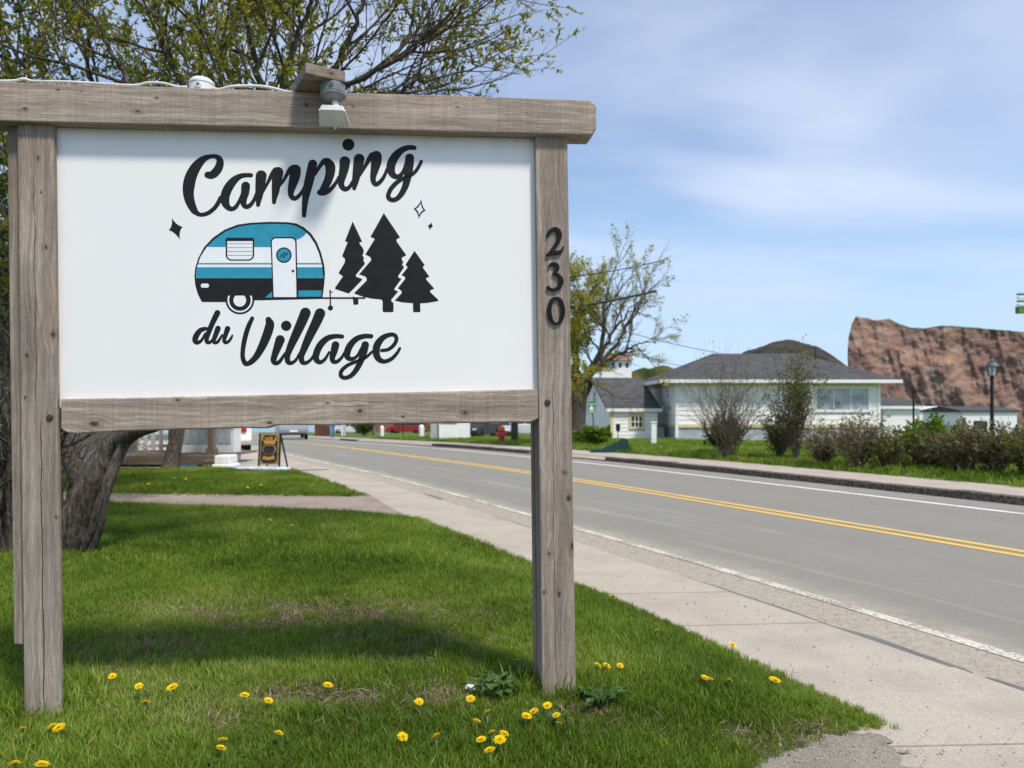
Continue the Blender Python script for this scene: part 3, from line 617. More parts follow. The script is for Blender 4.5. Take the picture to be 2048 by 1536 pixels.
def star(P, mp, hollow=0):
    mb = MB(); n = len(P); c = np.mean(np.array(P, float), 0); o = []
    for i in range(n):
        a, b = np.array(P[i], float), np.array(P[(i + 1) % n], float); q = (a + b) / 2 * .52 + c * .48
        for j in range(6): t_ = j / 6; o.append(tuple((1-t_)**2 * a + 2*t_*(1-t_) * q + t_*t_ * b))
    poly(mb, o, mp, Y0)
    if hollow: poly(mb, [tuple(c + (np.array(p) - c) * hollow) for p in o], mp, Y0 - LAY, 1)
    mb.build('star_emblem', [m_blk, m_wht], panel, fix=False)
star([(40,520),(104,572),(88,648),(22,592)], Z1); star([(1185,50),(1238,192),(1152,294),(1086,170)], Z6, .62); star([(1314,332),(1328,388),(1283,437),(1260,375)], Z6)
# house number on the right post
Z8 = zoomer(1000,160,2.845)
m_num = plain('black_cast_numeral', (.008, .008, .008), .75, .2, 60, .2)
def digit(strokes):
    mb = MB()
    for i, P in enumerate(strokes):
        for yy in (YP - .010 - i * .0006,):
            q, d, n = ribbon(P, 8); L = q[:, :2] + n * q[:, 2:3] / 2; Rr = q[:, :2] - n * q[:, 2:3] / 2; rings = []
            for a, b in zip(L, Rr):
                (x0, z0), (x1, z1) = spt(*Z8(*a), yy), spt(*Z8(*b), yy); rings.append([(x0, yy, z0), (x1, yy, z1), (x1, YP - .0005, z1), (x0, YP - .0005, z0)])
            mb.loft(rings)
    mb.build('numeral', m_num, sign, bevel=.0012)
digit([[(268,892,8),(277,868,16),(300,848,18),(325,850,24),(340,878,27),(332,912,24),(308,950,17),(272,994,12)], [(264,996,10),(300,983,21),(335,980,21),(352,968,14),(361,945,6)]])
digit([[(276,1062,8),(294,1046,16),(318,1048,22),(328,1068,22),(318,1088,16),(300,1102,8)], [(302,1100,8),(330,1108,18),(348,1138,27),(340,1172,24),(312,1192,16),(285,1188,16),(270,1172,14)]])
digit([[(320,1236,12),(345,1255,20),(359,1310,25),(348,1365,21),(320,1386,11),(294,1366,20),(282,1312,25),(293,1256,20),(321,1236,12)]])
for (a, b), nm in (((1095,805), YP), ((100,835), YP)):
    x, z = spt(a, b, nm); MB().lathe([(.004, nm - .006), (.011, nm - .005), (.013, nm - .001), (.013, nm + .01)], 16, (x, 0, z), 'y').build('bolt_cap', plain('bolt_cap', (.05, .04, .035), .6), sign)
# lamp bracket: a plank lying across the beam
zb = spt(620, 183, YB)[1] + .001
x0, _ = spt(605, 155, -.24); x1, _ = spt(685, 157, -.24)
w_brk = wood('bracket_timber', 'x', .80, .05, [(x1 - .05, zb + .02, .006)], (), 11.0)
fc, ba = np.array([(x0 + x1) / 2 + .004, -.185]), R(24); dv = np.array([-math.sin(ba), math.cos(ba)]); sv = np.array([math.cos(ba), math.sin(ba)]) * .076; bk_ = fc + dv * .30
MB().prism([tuple(fc - sv), tuple(fc + sv), tuple(bk_ + sv), tuple(bk_ - sv)], zb, zb + .042, 'z').build('lamp_bracket', w_brk, sign, bevel=.004)
# floodlight (hangs from the bracket)
lx = (x0 + x1) / 2 + .018; lx = lx + .004; o = sworld(lx, -.125, zb)
lamp = empty('floodlight', o, S_ANG, 'small white floodlight on grey round box under the bracket of the timber sign', 'light'); lamp.scale = (1, 1, .76)
m_g = plain('grey_plastic', (.20, .215, .225), .45, .1, 20); m_w = plain('white_enamel', (.72, .73, .72), .4, .08, 14)
MB().lathe([(.03, -.001), (.047, -.001), (.048, -.045), (.046, -.05)], 28).build('mount_box', m_g, lamp, smooth=False, bevel=.002)
MB().lathe([(.050, -.0505), (.050, -.058), (.036, -.072), (.022, -.082)], 28).build('box_cover', m_g, lamp)
MB().lathe([(.004, -.0475), (.008, -.0475), (.009, -.051)], 14, (0, 0, -.024), 'y').build('screw', plain('screw', (.12, .12, .12), .4, metal=.6), lamp)
MB().tube([(.006, -.002, -.075), (.012, -.010, -.105), (.008, -.018, -.145)], [.012, .013, .012], 12).build('knuckle', m_w, lamp, smooth=True)
mb = MB(); GF, GB = [(-.039,-.062,-.160),(.049,-.062,-.160)], [(.060,.022,-.196),(-.050,.022,-.196)]
mb.loft([[(-.033,-.052,-.132),(.043,-.052,-.132),(.043,.004,-.132),(-.033,.004,-.132)], [(-.038,-.060,-.142),(.048,-.060,-.142),(.056,.020,-.165),(-.046,.020,-.165)], GF + GB]); hs = mb.build('housing', m_w, lamp, bevel=.003)
for i in range(8): MB().box(-.031 + i * .0100, -.027 + i * .0100, -.0645, -.056, -.158, -.136).build('cooling_fin', m_w, hs)
mb = MB()
for p_, q_ in ((GF[0], GF[1]), (GF[1], GB[0]), (GB[0], GB[1]), (GB[1], GF[0])): mb.bar(p_, q_, .010, .010)
mb.build('bezel', m_w, lamp, bevel=.002)
t = NT('lamp_glass')
MB().add([(-.036,-.060,-.1645),(.046,-.060,-.1645),(.056,.020,-.1985),(-.046,.020,-.1985)], [(0,1,2,3)]).build('glass', t.fin((.74, .75, .74), .15, .5), lamp)
MB().box(.001, .010, .020, .030, -.212, -.192).build('latch', m_w, lamp, bevel=.001)
# round junction box on the beam and the cable along its top
jx, jz = spt(402, 176, -.01); o = sworld(jx, .0, spt(402, 176, YB)[1] + .001)
jb = empty('junction_box', o, S_ANG, 'round white electrical junction box on top of the timber sign beam', 'junction box')
MB().lathe([(.045, 0), (.047, .002), (.047, .034)], 32).build('box_body', m_w, jb)
MB().lathe([(.049, .0345), (.049, .040), (.046, .046), (.036, .056), (.02, .063), (.003, .065)], 32).build('lid', m_w, jb)
MB().lathe([(.012, -.051), (.012, -.040)], 18, (0, 0, .018), 'y').build('cable_port', m_w, jb)
MB().lathe([(.007, -.0516), (.007, -.0505)], 14, (0, 0, .018), 'y').build('port_plug', m_g, jb)
def cable(pts, name, label):
    P = []
    for a, b, lift in pts: x, z = spt(a, b + 9, 0.0); P.append((x, z))
    q = catmull(P, 8); yy = np.array([.005 * math.sin(i * .35) for i in range(len(q))])
    z0 = np.array([spt(CX + 0, 0, 0)[0]] * len(q))
    pts3 = [sworld(x, y - .02, z) for (x, z), y in zip(q, yy)]
    o = MB().tube([p - pts3[0] for p in pts3], .0052, 8).build(name, plain('white_cable', (.72, .71, .68), .45), loc=pts3[0], smooth=True)
    tag(o, label, 'cable')
cable([(-70,154,0),(30,157,0),(55,154,0),(76,157,0),(160,161,0),(265,165,0),(300,162,0),(335,162,0),(362,170,0),(378,170,0)], 'cable', 'white cable running along the beam top left of the junction box')
cable([(427,171,0),(445,173,0),(475,168,0),(510,166,0),(545,172,0),(578,178,0),(596,178,0)], 'cable', 'white cable looping along the beam top between junction box and lamp bracket')
# ================================================================= GRASS
M['grass'] = leafy('grass_blades', [(0, (.06, .105, .010)), (.3, (.125, .195, .018)), (.6, (.20, .285, .034)), (.85, (.29, .36, .065)), (1, (.42, .42, .16))], .46, .8)
M['straw'] = leafy('dry_grass', [(0, (.12, .085, .045)), (.5, (.22, .17, .095)), (1, (.42, .36, .25))], .2)
def tuft_mesh(name, nb, hmin, hmax, w, spread, lean, mat, seed):
    r = random.Random(seed); V, Fs = [], []
    for _ in range(nb):
        a = r.uniform(0, 6.283); q = spread * math.sqrt(r.random()); bx_, by_ = q * math.cos(a), q * math.sin(a)
        h = r.uniform(hmin, hmax); az = r.uniform(0, 6.283); ln = r.uniform(.1, 1) * lean * h; dx, dy = math.cos(az), math.sin(az)
        sx_, sy_ = -dy * w / 2 * r.uniform(.7, 1.3), dx * w / 2; b = len(V)
        tw = r.uniform(-.6, .6)
        V += [(bx_ - sx_, by_ - sy_, -.006), (bx_ + sx_, by_ + sy_, -.006),
              (bx_ + dx * ln * .35 - sx_ * .8, by_ + dy * ln * .35 - sy_ * .8, h * .58), (bx_ + dx * ln * .35 + sx_ * .8, by_ + dy * ln * .35 + sy_ * .8, h * .58),
              (bx_ + dx * ln + tw * sx_, by_ + dy * ln, h * (1 - .25 * lean * .5))]
        Fs += [(b, b + 1, b + 3, b + 2), (b + 2, b + 3, b + 4)]
    me = bpy.data.meshes.new(name); me.from_pydata(V, [], Fs); me.materials.append(mat); return bpy.data.objects.new(name, me)
def scatter_group(name, coll):
    g = bpy.data.node_groups.new(name, 'GeometryNodeTree')
    g.interface.new_socket('Geometry', in_out='INPUT', socket_type='NodeSocketGeometry'); g.interface.new_socket('Geometry', in_out='OUTPUT', socket_type='NodeSocketGeometry')
    N, L = g.nodes, g.links; gi, go = N.new('NodeGroupInput'), N.new('NodeGroupOutput')
    ci = N.new('GeometryNodeCollectionInfo'); ci.inputs['Collection'].default_value = coll; ci.inputs['Separate Children'].default_value = True; ci.inputs['Reset Children'].default_value = True
    ip = N.new('GeometryNodeInstanceOnPoints'); ip.inputs['Pick Instance'].default_value = True
    def attr(nm, ty):
        x = N.new('GeometryNodeInputNamedAttribute'); x.data_type = ty; x.inputs['Name'].default_value = nm; return x.outputs['Attribute']
    L.new(gi.outputs[0], ip.inputs['Points']); L.new(ci.outputs[0], ip.inputs['Instance'])
    L.new(attr('idx', 'INT'), ip.inputs['Instance Index']); L.new(attr('scl', 'FLOAT_VECTOR'), ip.inputs['Scale'])
    e = N.new('FunctionNodeEulerToRotation'); L.new(attr('rot', 'FLOAT_VECTOR'), e.inputs[0]); L.new(e.outputs[0], ip.inputs['Rotation'])
    L.new(ip.outputs[0], go.inputs[0]); return g
def scatter(name, pts, scl, nvar, group, rs, tilt=.15):
    n = len(pts); me = bpy.data.meshes.new(name); me.vertices.add(n); me.vertices.foreach_set('co', np.asarray(pts, 'f').ravel())
    a = me.attributes.new('idx', 'INT', 'POINT'); a.data.foreach_set('value', rs.integers(0, nvar, n).astype('i'))
    a = me.attributes.new('scl', 'FLOAT_VECTOR', 'POINT'); a.data.foreach_set('vector', np.asarray(scl, 'f').ravel())
    a = me.attributes.new('rot', 'FLOAT_VECTOR', 'POINT'); rt = np.stack([rs.normal(0, tilt, n), rs.normal(0, tilt, n), rs.uniform(0, 6.283, n)], 1); a.data.foreach_set('vector', rt.astype('f').ravel())
    o = bpy.data.objects.new(name, me); COL.objects.link(o); md = o.modifiers.new('scatter', 'NODES'); md.node_group = group; o['kind'] = 'stuff'; return o
cg = bpy.data.collections.new('grass_tufts'); cd = bpy.data.collections.new('straw_tufts')
for i in range(6): cg.objects.link(tuft_mesh('tuft', 16, .035, .075, .0042, .032, .75, M['grass'], i))
for i in range(2): cg.objects.link(tuft_mesh('tuft', 9, .05, .10, .0048, .025, .9, M['grass'], 20 + i))
for i in range(4): cd.objects.link(tuft_mesh('straw', 9, .02, .045, .0026, .035, 1.9, M['straw'], 40 + i))
GG, GD = scatter_group('grass_scatter', cg), scatter_group('straw_scatter', cd)
rs = np.random.default_rng(3)
def vis(x, y, m=140): u = CX + F * x / y; return (u > -m) & (u < 2048 + m)
def vnoise(x, y, f, z=0.0): return np.array([mnoise.noise((a * f, b * f, z)) for a, b in zip(x, y)])
def rough(x, y):                      # worn, straw-strewn places under and before the sign
    r = np.zeros(len(x))
    for px, py, ax_, ay_, k_ in ((600,1235,1.0,.42,1.0),(300,1300,.45,.40,.8),(800,1300,.6,.35,.7),(640,1405,.85,.16,.95),(420,1450,.5,.22,.6),(1190,1440,.30,.12,.8),(1560,1490,.35,.12,.7),(950,1390,.35,.1,.7)):
        c = lp(px, py); r = np.maximum(r, k_ * np.exp(-((x - c.x) / ax_) ** 2 - ((y - c.y) / ay_) ** 2))
    return r
def place(n, x0, x1, y0, y1, ef, power=1.0):
    y = y0 + (y1 - y0) * rs.random(n) ** power; x = x0 + (x1 - x0) * rs.random(n); k_ = vis(x, y); x, y = x[k_], y[k_]; e = ef(x, y); k_ = e > -.015 - .03 * rs.random(len(e)); return x[k_], y[k_], e[k_]
P, Sc, PD, SD = [], [], [], []
for n, x0, x1, y0, y1, ef, big in ((26000, -2.6, 2.0, 2.05, 3.4, edge1, 1.0), (36000, -4.2, 1.6, 3.4, 5.6, edge1, 1.0), (36000, -8, 1.0, 5.6, 11.2, edge1, 1.25), (24000, -13, -1.8, 11.4, 18, edge2, 1.15)):
    x, y, e = place(n, x0, x1, y0, y1, ef); r = rough(x, y); nz = vnoise(x, y, 1.1) ; nf = vnoise(x, y, 5.0, 3.0)
    r = np.clip(r * (1.0 + .9 * nf), 0, 1); keep = rs.random(len(x)) > r * .66; z = lawn_h(np.maximum(e, 0), .03 if ef is edge2 else .125) + gzv(y)
    s = big * (.78 + .30 * nz + .22 * rs.random(len(x))) * (1 - .45 * r); s = np.clip(s, .35, 2.2); edge_low = .6 + .4 * sst(e, 0, .12); s *= edge_low
    st = np.stack([s * (1.0 if big == 1 else 1.2), s * (1.0 if big == 1 else 1.2), s * (.9 + .3 * rs.random(len(x)))], 1)
    P.append(np.stack([x, y, z], 1)[keep]); Sc.append(st[keep])
    dk = rs.random(len(x)) < (r * .85 + .008); PD.append(np.stack([x, y, z + .002], 1)[dk]); q = (.6 + .7 * rs.random(dk.sum())) * big; SD.append(np.stack([q, q, q * .8], 1))
# taller, unmown grass round the post feet
for bx0, bz in (((48+128)/2, 1425), ((1085+1152)/2, 1397)):
    c = lp(bx0, bz); n = 130; a = rs.uniform(0, 6.283, n); q = rs.uniform(.07, .20, n); x, y = c.x + q * np.cos(a), c.y + .06 + q * np.sin(a); s = rs.uniform(1.2, 1.9, n)
    P.append(np.stack([x, y, lawn_z(x, y)], 1)); Sc.append(np.stack([s * .8, s * .8, s], 1))
scatter('grass', np.concatenate(P), np.concatenate(Sc), 8, GG, rs); scatter('dry_grass', np.concatenate(PD), np.concatenate(SD), 4, GD, rs, .5)
# grass on the far verge
x = rs.uniform(-20, 30, 60000); y = rs.uniform(11, 46, 60000); k_ = vis(x, y, 60); x, y = x[k_], y[k_]; d = d_of(x, y); k_ = (d > 8.38) & (d < 19); x, y, d = x[k_], y[k_], d[k_]
s = rs.uniform(1.3, 2.4, len(x)); scatter('verge_grass', np.stack([x, y, gzv(y) + .10 + np.minimum(.06, (d - 8.35) * .05)], 1), np.stack([s * 1.6, s * 1.6, s], 1), 8, GG, rs)
# loose grit on the dirt and along the shoulder
cp = bpy.data.collections.new('grit')
for i in range(3):
    r = random.Random(i); me = bpy.data.meshes.new('pebble'); bm = bmesh.new(); bmesh.ops.create_icosphere(bm, subdivisions=1, radius=.006)
    for v in bm.verts: v.co *= r.uniform(.6, 1.2); v.co.z *= .6
    bm.to_mesh(me); bm.free(); me.materials.append(plain('grit%d' % i, ((.42, .38, .33), (.25, .21, .17), (.40, .37, .33))[i], .9)); cp.objects.link(bpy.data.objects.new('pebble', me))
GP = scatter_group('grit_scatter', cp)
n = 2200; y = rs.uniform(2.3, 3.15, n); x = rs.uniform(.5, 2.4, n); c = gp(1690, 1515); k_ = np.exp(-((x - c.x) / .45) ** 2 - ((y - c.y) / .13) ** 2) > rs.random(n); x, y = x[k_], y[k_]
y2 = rs.uniform(3, 13, 2600) ; x2 = x_at_Y(y2, 0) + rs.normal(-.28, .22, 2600); k_ = d_of(x2, y2) > -.6; x2, y2 = x2[k_], y2[k_]
x3 = rs.uniform(.4, 2.2, 700); y3 = rs.uniform(2.8, 6, 700); d3 = d_of(x3, y3); k_ = (d3 > -1.5) & (d3 < -.62); x3, y3 = x3[k_], y3[k_]
pp = np.concatenate([np.stack([x, y, np.full(len(x), .031)], 1), np.stack([x2, y2, np.full(len(x2), .003)], 1), np.stack([x3, y3, np.full(len(x3), .019)], 1)])
s = np.abs(rs.normal(.35, .28, len(pp))) + .12; scatter('grit', pp, np.stack([s, s, s], 1), 3, GP, rs)

# ================================================================= DANDELIONS
t = NT('dandelion_yellow'); g = t.geo(); M['dandelion'] = t.fin(t.ramp(g.outputs['Random Per Island'], [(0, (.70, .42, .004)), (1, (.86, .64, .012))]), .6, .1)
M['stem'] = plain('dandelion_stem', (.16, .20, .07), .6); M['rosette'] = leafy('dandelion_leaf', [(0, (.04, .09, .02)), (1, (.08, .15, .035))], .25)
def head_mesh(seed, r=.0165):
    rr = random.Random(seed); mb = MB()
    for ring, (n, ra, up, L) in enumerate(((26, .004, .10, r), (22, .003, .45, r * .86), (18, .002, .85, r * .66), (12, .001, 1.25, r * .45))):
        for i in range(n):
            a = 6.283 * (i + rr.random() * .6) / n; l = L * rr.uniform(.85, 1.08); u = up + rr.uniform(-.12, .12); dx, dy = math.cos(a), math.sin(a); w = .0021
            c, s_ = math.cos(u), math.sin(u); b = (ra * dx, ra * dy, .002 + ring * .0008); e = (ra * dx + l * c * dx, ra * dy + l * c * dy, .002 + ring * .0008 + l * s_ * .7)
            mb.add([(b[0] - dy * w * .5, b[1] + dx * w * .5, b[2]), (b[0] + dy * w * .5, b[1] - dx * w * .5, b[2]), (e[0] + dy * w * .6, e[1] - dx * w * .6, e[2]), (e[0] - dy * w * .6, e[1] + dx * w * .6, e[2])], [(0, 1, 2, 3)])
    return mb
protos = []
for i in range(3):
    h = head_mesh(i).build('flower_head', M['dandelion'], fix=False); s_ = MB().tube([(0, 0, -.11), (.004, .002, -.05), (0, 0, .001)], [.0022, .0022, .0026], 6).build('stem', M['stem'], smooth=True)
    c_ = MB().lathe([(.001, -.012), (.0055, -.008), (.006, .001), (.003, .003)], 8).build('calyx', M['stem']); protos.append((h, s_, c_))
def rosette(seed):
    rr = random.Random(seed); mb = MB()
    for i in range(11):
        a = 6.283 * i / 11 + rr.uniform(-.3, .3); L = rr.uniform(.07, .13); dx, dy = math.cos(a), math.sin(a); n = 7; prev = None; vs = []
        for j in range(n + 1):
            f = j / n; w = (.004 + .013 * math.sin(math.pi * f ** .7)) * (1.35 if j % 2 else .6) * (1 if j < n else .1); z = .055 * math.sin(f * 2.2) * rr.uniform(.9, 1.1); p = (dx * L * f, dy * L * f, z)
            vs += [(p[0] - dy * w, p[1] + dx * w, z + .004), (p[0], p[1], z - .002), (p[0] + dy * w, p[1] - dx * w, z + .004)]
        mb.add(vs, [(3*j, 3*j+1, 3*j+4, 3*j+3) for j in range(n)] + [(3*j+1, 3*j+2, 3*j+5, 3*j+4) for j in range(n)])
    return mb.build('leaf_rosette', M['rosette'], fix=False)
rosp = [rosette(i) for i in range(3)]
GRPS = [("yellow dandelion around the left signpost foot", 'dandelions by the left post', [(225,1353),(277,1373),(345,1375),(291,1405),(105,1453),(30,1528),(83,1530),(118,1456),(45,1459)]),
 ("yellow dandelion in the worn lawn below the sign panel", 'dandelions below the panel', [(489,1391),(537,1402),(656,1371),(446,1480),(442,1497),(557,1467),(586,1160),(805,1474),(838,1404)]),
 ("yellow dandelion in the cluster before the right signpost foot", 'dandelions before the right post', [(873,1472),(962,1480),(976,1425),(1053,1433),(1068,1424),(1095,1412),(1113,1431),(1118,1448),(985,1465),(1008,1468),(1000,1480),(941,1398),(953,1443),(1034,1322),(980,1501)]),
 ("yellow dandelion in the lawn between right signpost and sidewalk", 'dandelions by the sidewalk', [(1213,1332),(1240,1332),(1195,1331),(1314,1261),(1410,1357),(1419,1359),(1459,1361),(1546,1358),(1552,1362),(1226,1192),(1233,1197),(1465,1290)]),
 ("pale yellow dandelion in the near lawn beside the gravel path", 'dandelions by the path', [(540,1040),(575,1043),(590,1046),(470,1033),(585,1051)]),
 ("small yellow dandelion in the lawn beyond the gravel path", 'dandelions beyond the path', [(315,948),(345,950),(349,956),(355,957),(372,958),(395,948),(495,975),(522,970),(580,960),(610,965),(297,968)])]
rg = random.Random(12); first = True
for lab, grp, L in GRPS:
    L = sorted(L); ORD = ['leftmost', 'second from the left', 'third from the left', 'fourth from the left', 'fifth from the left', 'sixth from the left', 'seventh from the left', 'eighth from the left', 'ninth from the left', 'tenth from the left', 'eleventh from the left', 'twelfth from the left', 'thirteenth from the left', 'fourteenth from the left']
    for i, (a, b) in enumerate(L):
        hgt = rg.uniform(.065, .10); g0 = lp(a, b, hgt); o = empty('dandelion', (g0.x, g0.y, g0.z), rg.uniform(0, 6.28), lab + ', ' + ('rightmost' if i == len(L) - 1 else ORD[i].replace(' the', '')), 'flower', grp); h, s_, c_ = protos[i % 3]; sc = rg.uniform(.8, 1.1) * (1.25 if b < 1100 else 1)
        for src in (h, s_, c_):
            q = copy_obj(src, o, (0, 0, hgt)); q.scale = (sc, sc, sc if src is not s_ else hgt / .11)
            if src is h: q.rotation_euler = (rg.uniform(.1, .5), rg.uniform(-.3, .3), 0)
        if i % 4 == 0 and b > 1100:
            q = copy_obj(rosp[i % 3], o, (rg.uniform(-.02, .02), rg.uniform(-.02, .02), .0), rg.uniform(0, 6)); q.scale = (.7, .7, .7)
for q in protos:
    for x_ in q: bpy.data.objects.remove(x_)
for q in rosp[:2]: bpy.data.objects.remove(q)
for i, (a, b) in enumerate(((1010,1390),(1045,1375),(985,1405),(1200,1420))):
    g0 = lp(a, b); o = rosp[2] if i == 0 else copy_obj(rosp[2]); o.location = g0; o.rotation_euler = (0, 0, i * 1.3); o.scale = (1.1, 1.1, 1.3); o.name = 'dandelion_plant'
    tag(o, ('dark leaf rosette close left of the right signpost foot', 'leaf rosette just behind the dark one at the right signpost', 'leaf rosette beside the scrap of white paper', 'leaf rosette in the grass right of the right signpost')[i], 'plant', 'leaf rosettes at the right post')
# crumpled white litter in the grass
mb = MB(); r = random.Random(2); bm = bmesh.new(); bmesh.ops.create_icosphere(bm, subdivisions=2, radius=.022)
for v in bm.verts: v.co *= r.uniform(.6, 1.25); v.co.z *= .6
me = bpy.data.meshes.new('litter'); bm.to_mesh(me); bm.free(); me.materials.append(plain('white_paper', (.7, .7, .68), .7)); o = bpy.data.objects.new('litter', me); COL.objects.link(o); o.location = lp(940, 1392) + Vector((0, 0, .035)); tag(o, 'crumpled scrap of white paper lying in the grass left of the right post', 'litter')

# ================================================================= TREES AND SHRUBS
def unit(v): return v / (np.linalg.norm(v) + 1e-9)
class Grower:
    def __init__(s, seed): s.r = np.random.default_rng(seed); s.segs = []; s.tw = []
    def branch(s, p, d, L, r, lvl, par):
        """par: list per level of dict(n children, ang, lenf, wob, up, step)"""
        q = par[lvl]; n = max(3, int(round(L / q['step']))); pts = [np.array(p, float)]; rad = [r]; d = unit(np.array(d, float)); r1 = r * q.get('tip', .35)
        for i in range(n):
            d = unit(d + s.r.normal(0, q['wob'], 3) + np.array([0, 0, q['up']])); pts.append(pts[-1] + d * (L / n)); rad.append(r + (r1 - r) * (i + 1) / n)
        s.segs.append((pts, rad, lvl))
        if lvl + 1 < len(par): s.kids(pts, rad, L, lvl, par)
        else: s.tw.append((pts, d))
    def kids(s, pts, rad, L, lvl, par):
        q = par[lvl]; c = par[lvl + 1]; n = max(1, int(round(q['kids'] * L))) if q.get('per_m') else q['kids']; m = len(pts) - 1
        for i in range(n):
            f = q.get('from', .25) + (1 - q.get('from', .25)) * ((i + s.r.random()) / n); k_ = min(m - 1, int(f * m)); t_ = f * m - k_
            p = pts[k_] * (1 - t_) + pts[k_ + 1] * t_; d = unit(pts[k_ + 1] - pts[k_]); rr = rad[k_] * (1 - t_) + rad[k_ + 1] * t_
            ax = unit(np.cross(d, s.r.normal(0, 1, 3))); a = R(q['ang']) * s.r.uniform(.65, 1.25); nd = d * math.cos(a) + ax * math.sin(a)
            s.branch(p, nd, c['len'] * s.r.uniform(.6, 1.25) * (1.15 - .45 * f), min(rr * .7, c['rad']), lvl + 1, par)
        if q.get('lead', True): s.branch(pts[-1], pts[-1] - pts[-2], c['len'] * .9, min(rad[-1], c['rad'] * 1.3), lvl + 1, par)
    def limb(s, P, r0, r1, par, wob=.02):
        q = catmull(P, 7); q = q + s.r.normal(0, wob, q.shape); q[0] = P[0]; rad = list(np.linspace(r0, r1, len(q))); s.segs.append(([x for x in q], rad, 0)); L = float(np.sum(np.linalg.norm(np.diff(q, axis=0), axis=1)))
        s.kids([x for x in q], rad, L, 0, par); return q
    def wood(s, name, mat, parent, base, sides=(10, 6, 5, 4, 3)):
        mb = MB()
        for pts, rad, lvl in s.segs:
            n = 12 if rad[0] > .06 else sides[min(lvl, 4)]
            mb.tube([p - base for p in pts], rad, n, cap=False)
        return mb.build(name, mat, parent, smooth=True, fix=False)
    def leaves(s, name, mat, parent, base, per, l, w, keep=1.0, spread=.9, extra=0.0):
        r = s.r; B, D = [], []
        for pts, d in s.tw:
            if r.random() > keep: continue
            for j in range(per):
                f = r.random() ** .7 * (len(pts) - 1); k_ = min(len(pts) - 2, int(f)); p = pts[k_] + (pts[k_ + 1] - pts[k_]) * (f - k_)
                B.append(p + r.normal(0, extra + 1e-4, 3)); D.append(unit(unit(pts[k_ + 1] - pts[k_]) + r.normal(0, spread, 3)))
        if not B: return None
        B, D = np.array(B) - base, np.array(D); n = len(B); Nn = r.normal(0, 1, (n, 3)); Nn[:, 2] += .7; Sd = np.cross(D, Nn); Sd /= np.linalg.norm(Sd, axis=1)[:, None] + 1e-9
        ln = l * r.uniform(.6, 1.25, (n, 1)); wd = w * r.uniform(.7, 1.2, (n, 1)) / 2; up = np.cross(Sd, D)
        V = np.stack([B, B + D * ln * .45 + Sd * wd + up * ln * .06, B + D * ln - up * ln * .08, B + D * ln * .45 - Sd * wd + up * ln * .06], 1).reshape(-1, 3)
        return mesh_np(name, V, np.arange(4 * n).reshape(-1, 4), mat, parent)
M['bark'] = bark('grey_brown_bark', (.035, .028, .022), (.20, .165, .135), 1.3, 1.0); M['bark_far'] = bark('far_bark', (.05, .042, .034), (.17, .145, .12)); M['twig'] = bark('twig_bark', (.09, .07, .052), (.26, .21, .16))
M['leaf_a'] = leafy('young_willow_leaf', [(0, (.10, .115, .018)), (.45, (.21, .22, .03)), (.8, (.32, .31, .055)), (1, (.36, .29, .08))], .5)
M['leaf_b'] = leafy('dark_leaf', [(0, (.020, .040, .008)), (.5, (.045, .085, .014)), (1, (.10, .14, .025))], .35)
M['leaf_c'] = leafy('yellow_bud_leaf', [(0, (.20, .18, .02)), (.5, (.34, .32, .045)), (1, (.46, .42, .09))], .5)
M['leaf_d'] = leafy('hedge_leaf', [(0, (.06, .075, .018)), (.5, (.12, .135, .035)), (1, (.22, .20, .07))], .4)
M['leaf_br'] = leafy('brown_leaf', [(0, (.11, .09, .055)), (.5, (.20, .16, .10)), (1, (.26, .23, .12))], .35)

# --- the willow behind the sign
base = lp(150, 1108); B0 = np.array(base)
G = Grower(7)
par = [dict(kids=3.0, per_m=True, ang=42, step=.2, wob=.05, up=.02, **{'from': .18}), dict(len=1.15, rad=.014, kids=7, ang=38, step=.14, wob=.10, up=.05, tip=.4, **{'from': .15}), dict(len=.5, rad=.005, kids=4, ang=40, step=.08, wob=.11, up=.04, tip=.5, **{'from': .1}), dict(len=.2, rad=.0026, kids=0, ang=30, step=.06, wob=.12, up=.05)]
def A3(px, py, Y): return np.array(at(px, py, Y))
tr = [B0 + np.array([0, 0, -.1]), A3(158,1040,6.15), A3(190,960,6.1), A3(238,880,6.1), A3(300,780,6.2), A3(380,640,6.3), A3(470,480,6.4), A3(540,330,6.5)]
crot = A3(470,480,6.4); c2_ = A3(540,330,6.5); c0_ = A3(300,780,6.2)
q = catmull(tr, 6); rad = np.interp(np.linspace(0, 1, len(q)), [0, .12, .35, .6, 1], [.18, .135, .105, .085, .065]); q = q + G.r.normal(0, .012, q.shape); G.segs.append(([x for x in q], list(rad), 0))
for k_, (dx, r0) in enumerate(((.06, .05), (.13, .035))):           # thinner stems fused along the trunk
    q2 = [B0 + np.array([dx + .06, -.12 - .05 * k_, -.05]), A3(186 + 12*k_,1060,6.0), A3(206 + 8*k_,990,5.95), A3(250 + 10*k_,880,6.0), A3(330 + 30*k_,740,6.1)]; qq = catmull(q2, 6); G.segs.append(([x for x in qq], list(np.linspace(r0, r0 * .5, len(qq))), 0))
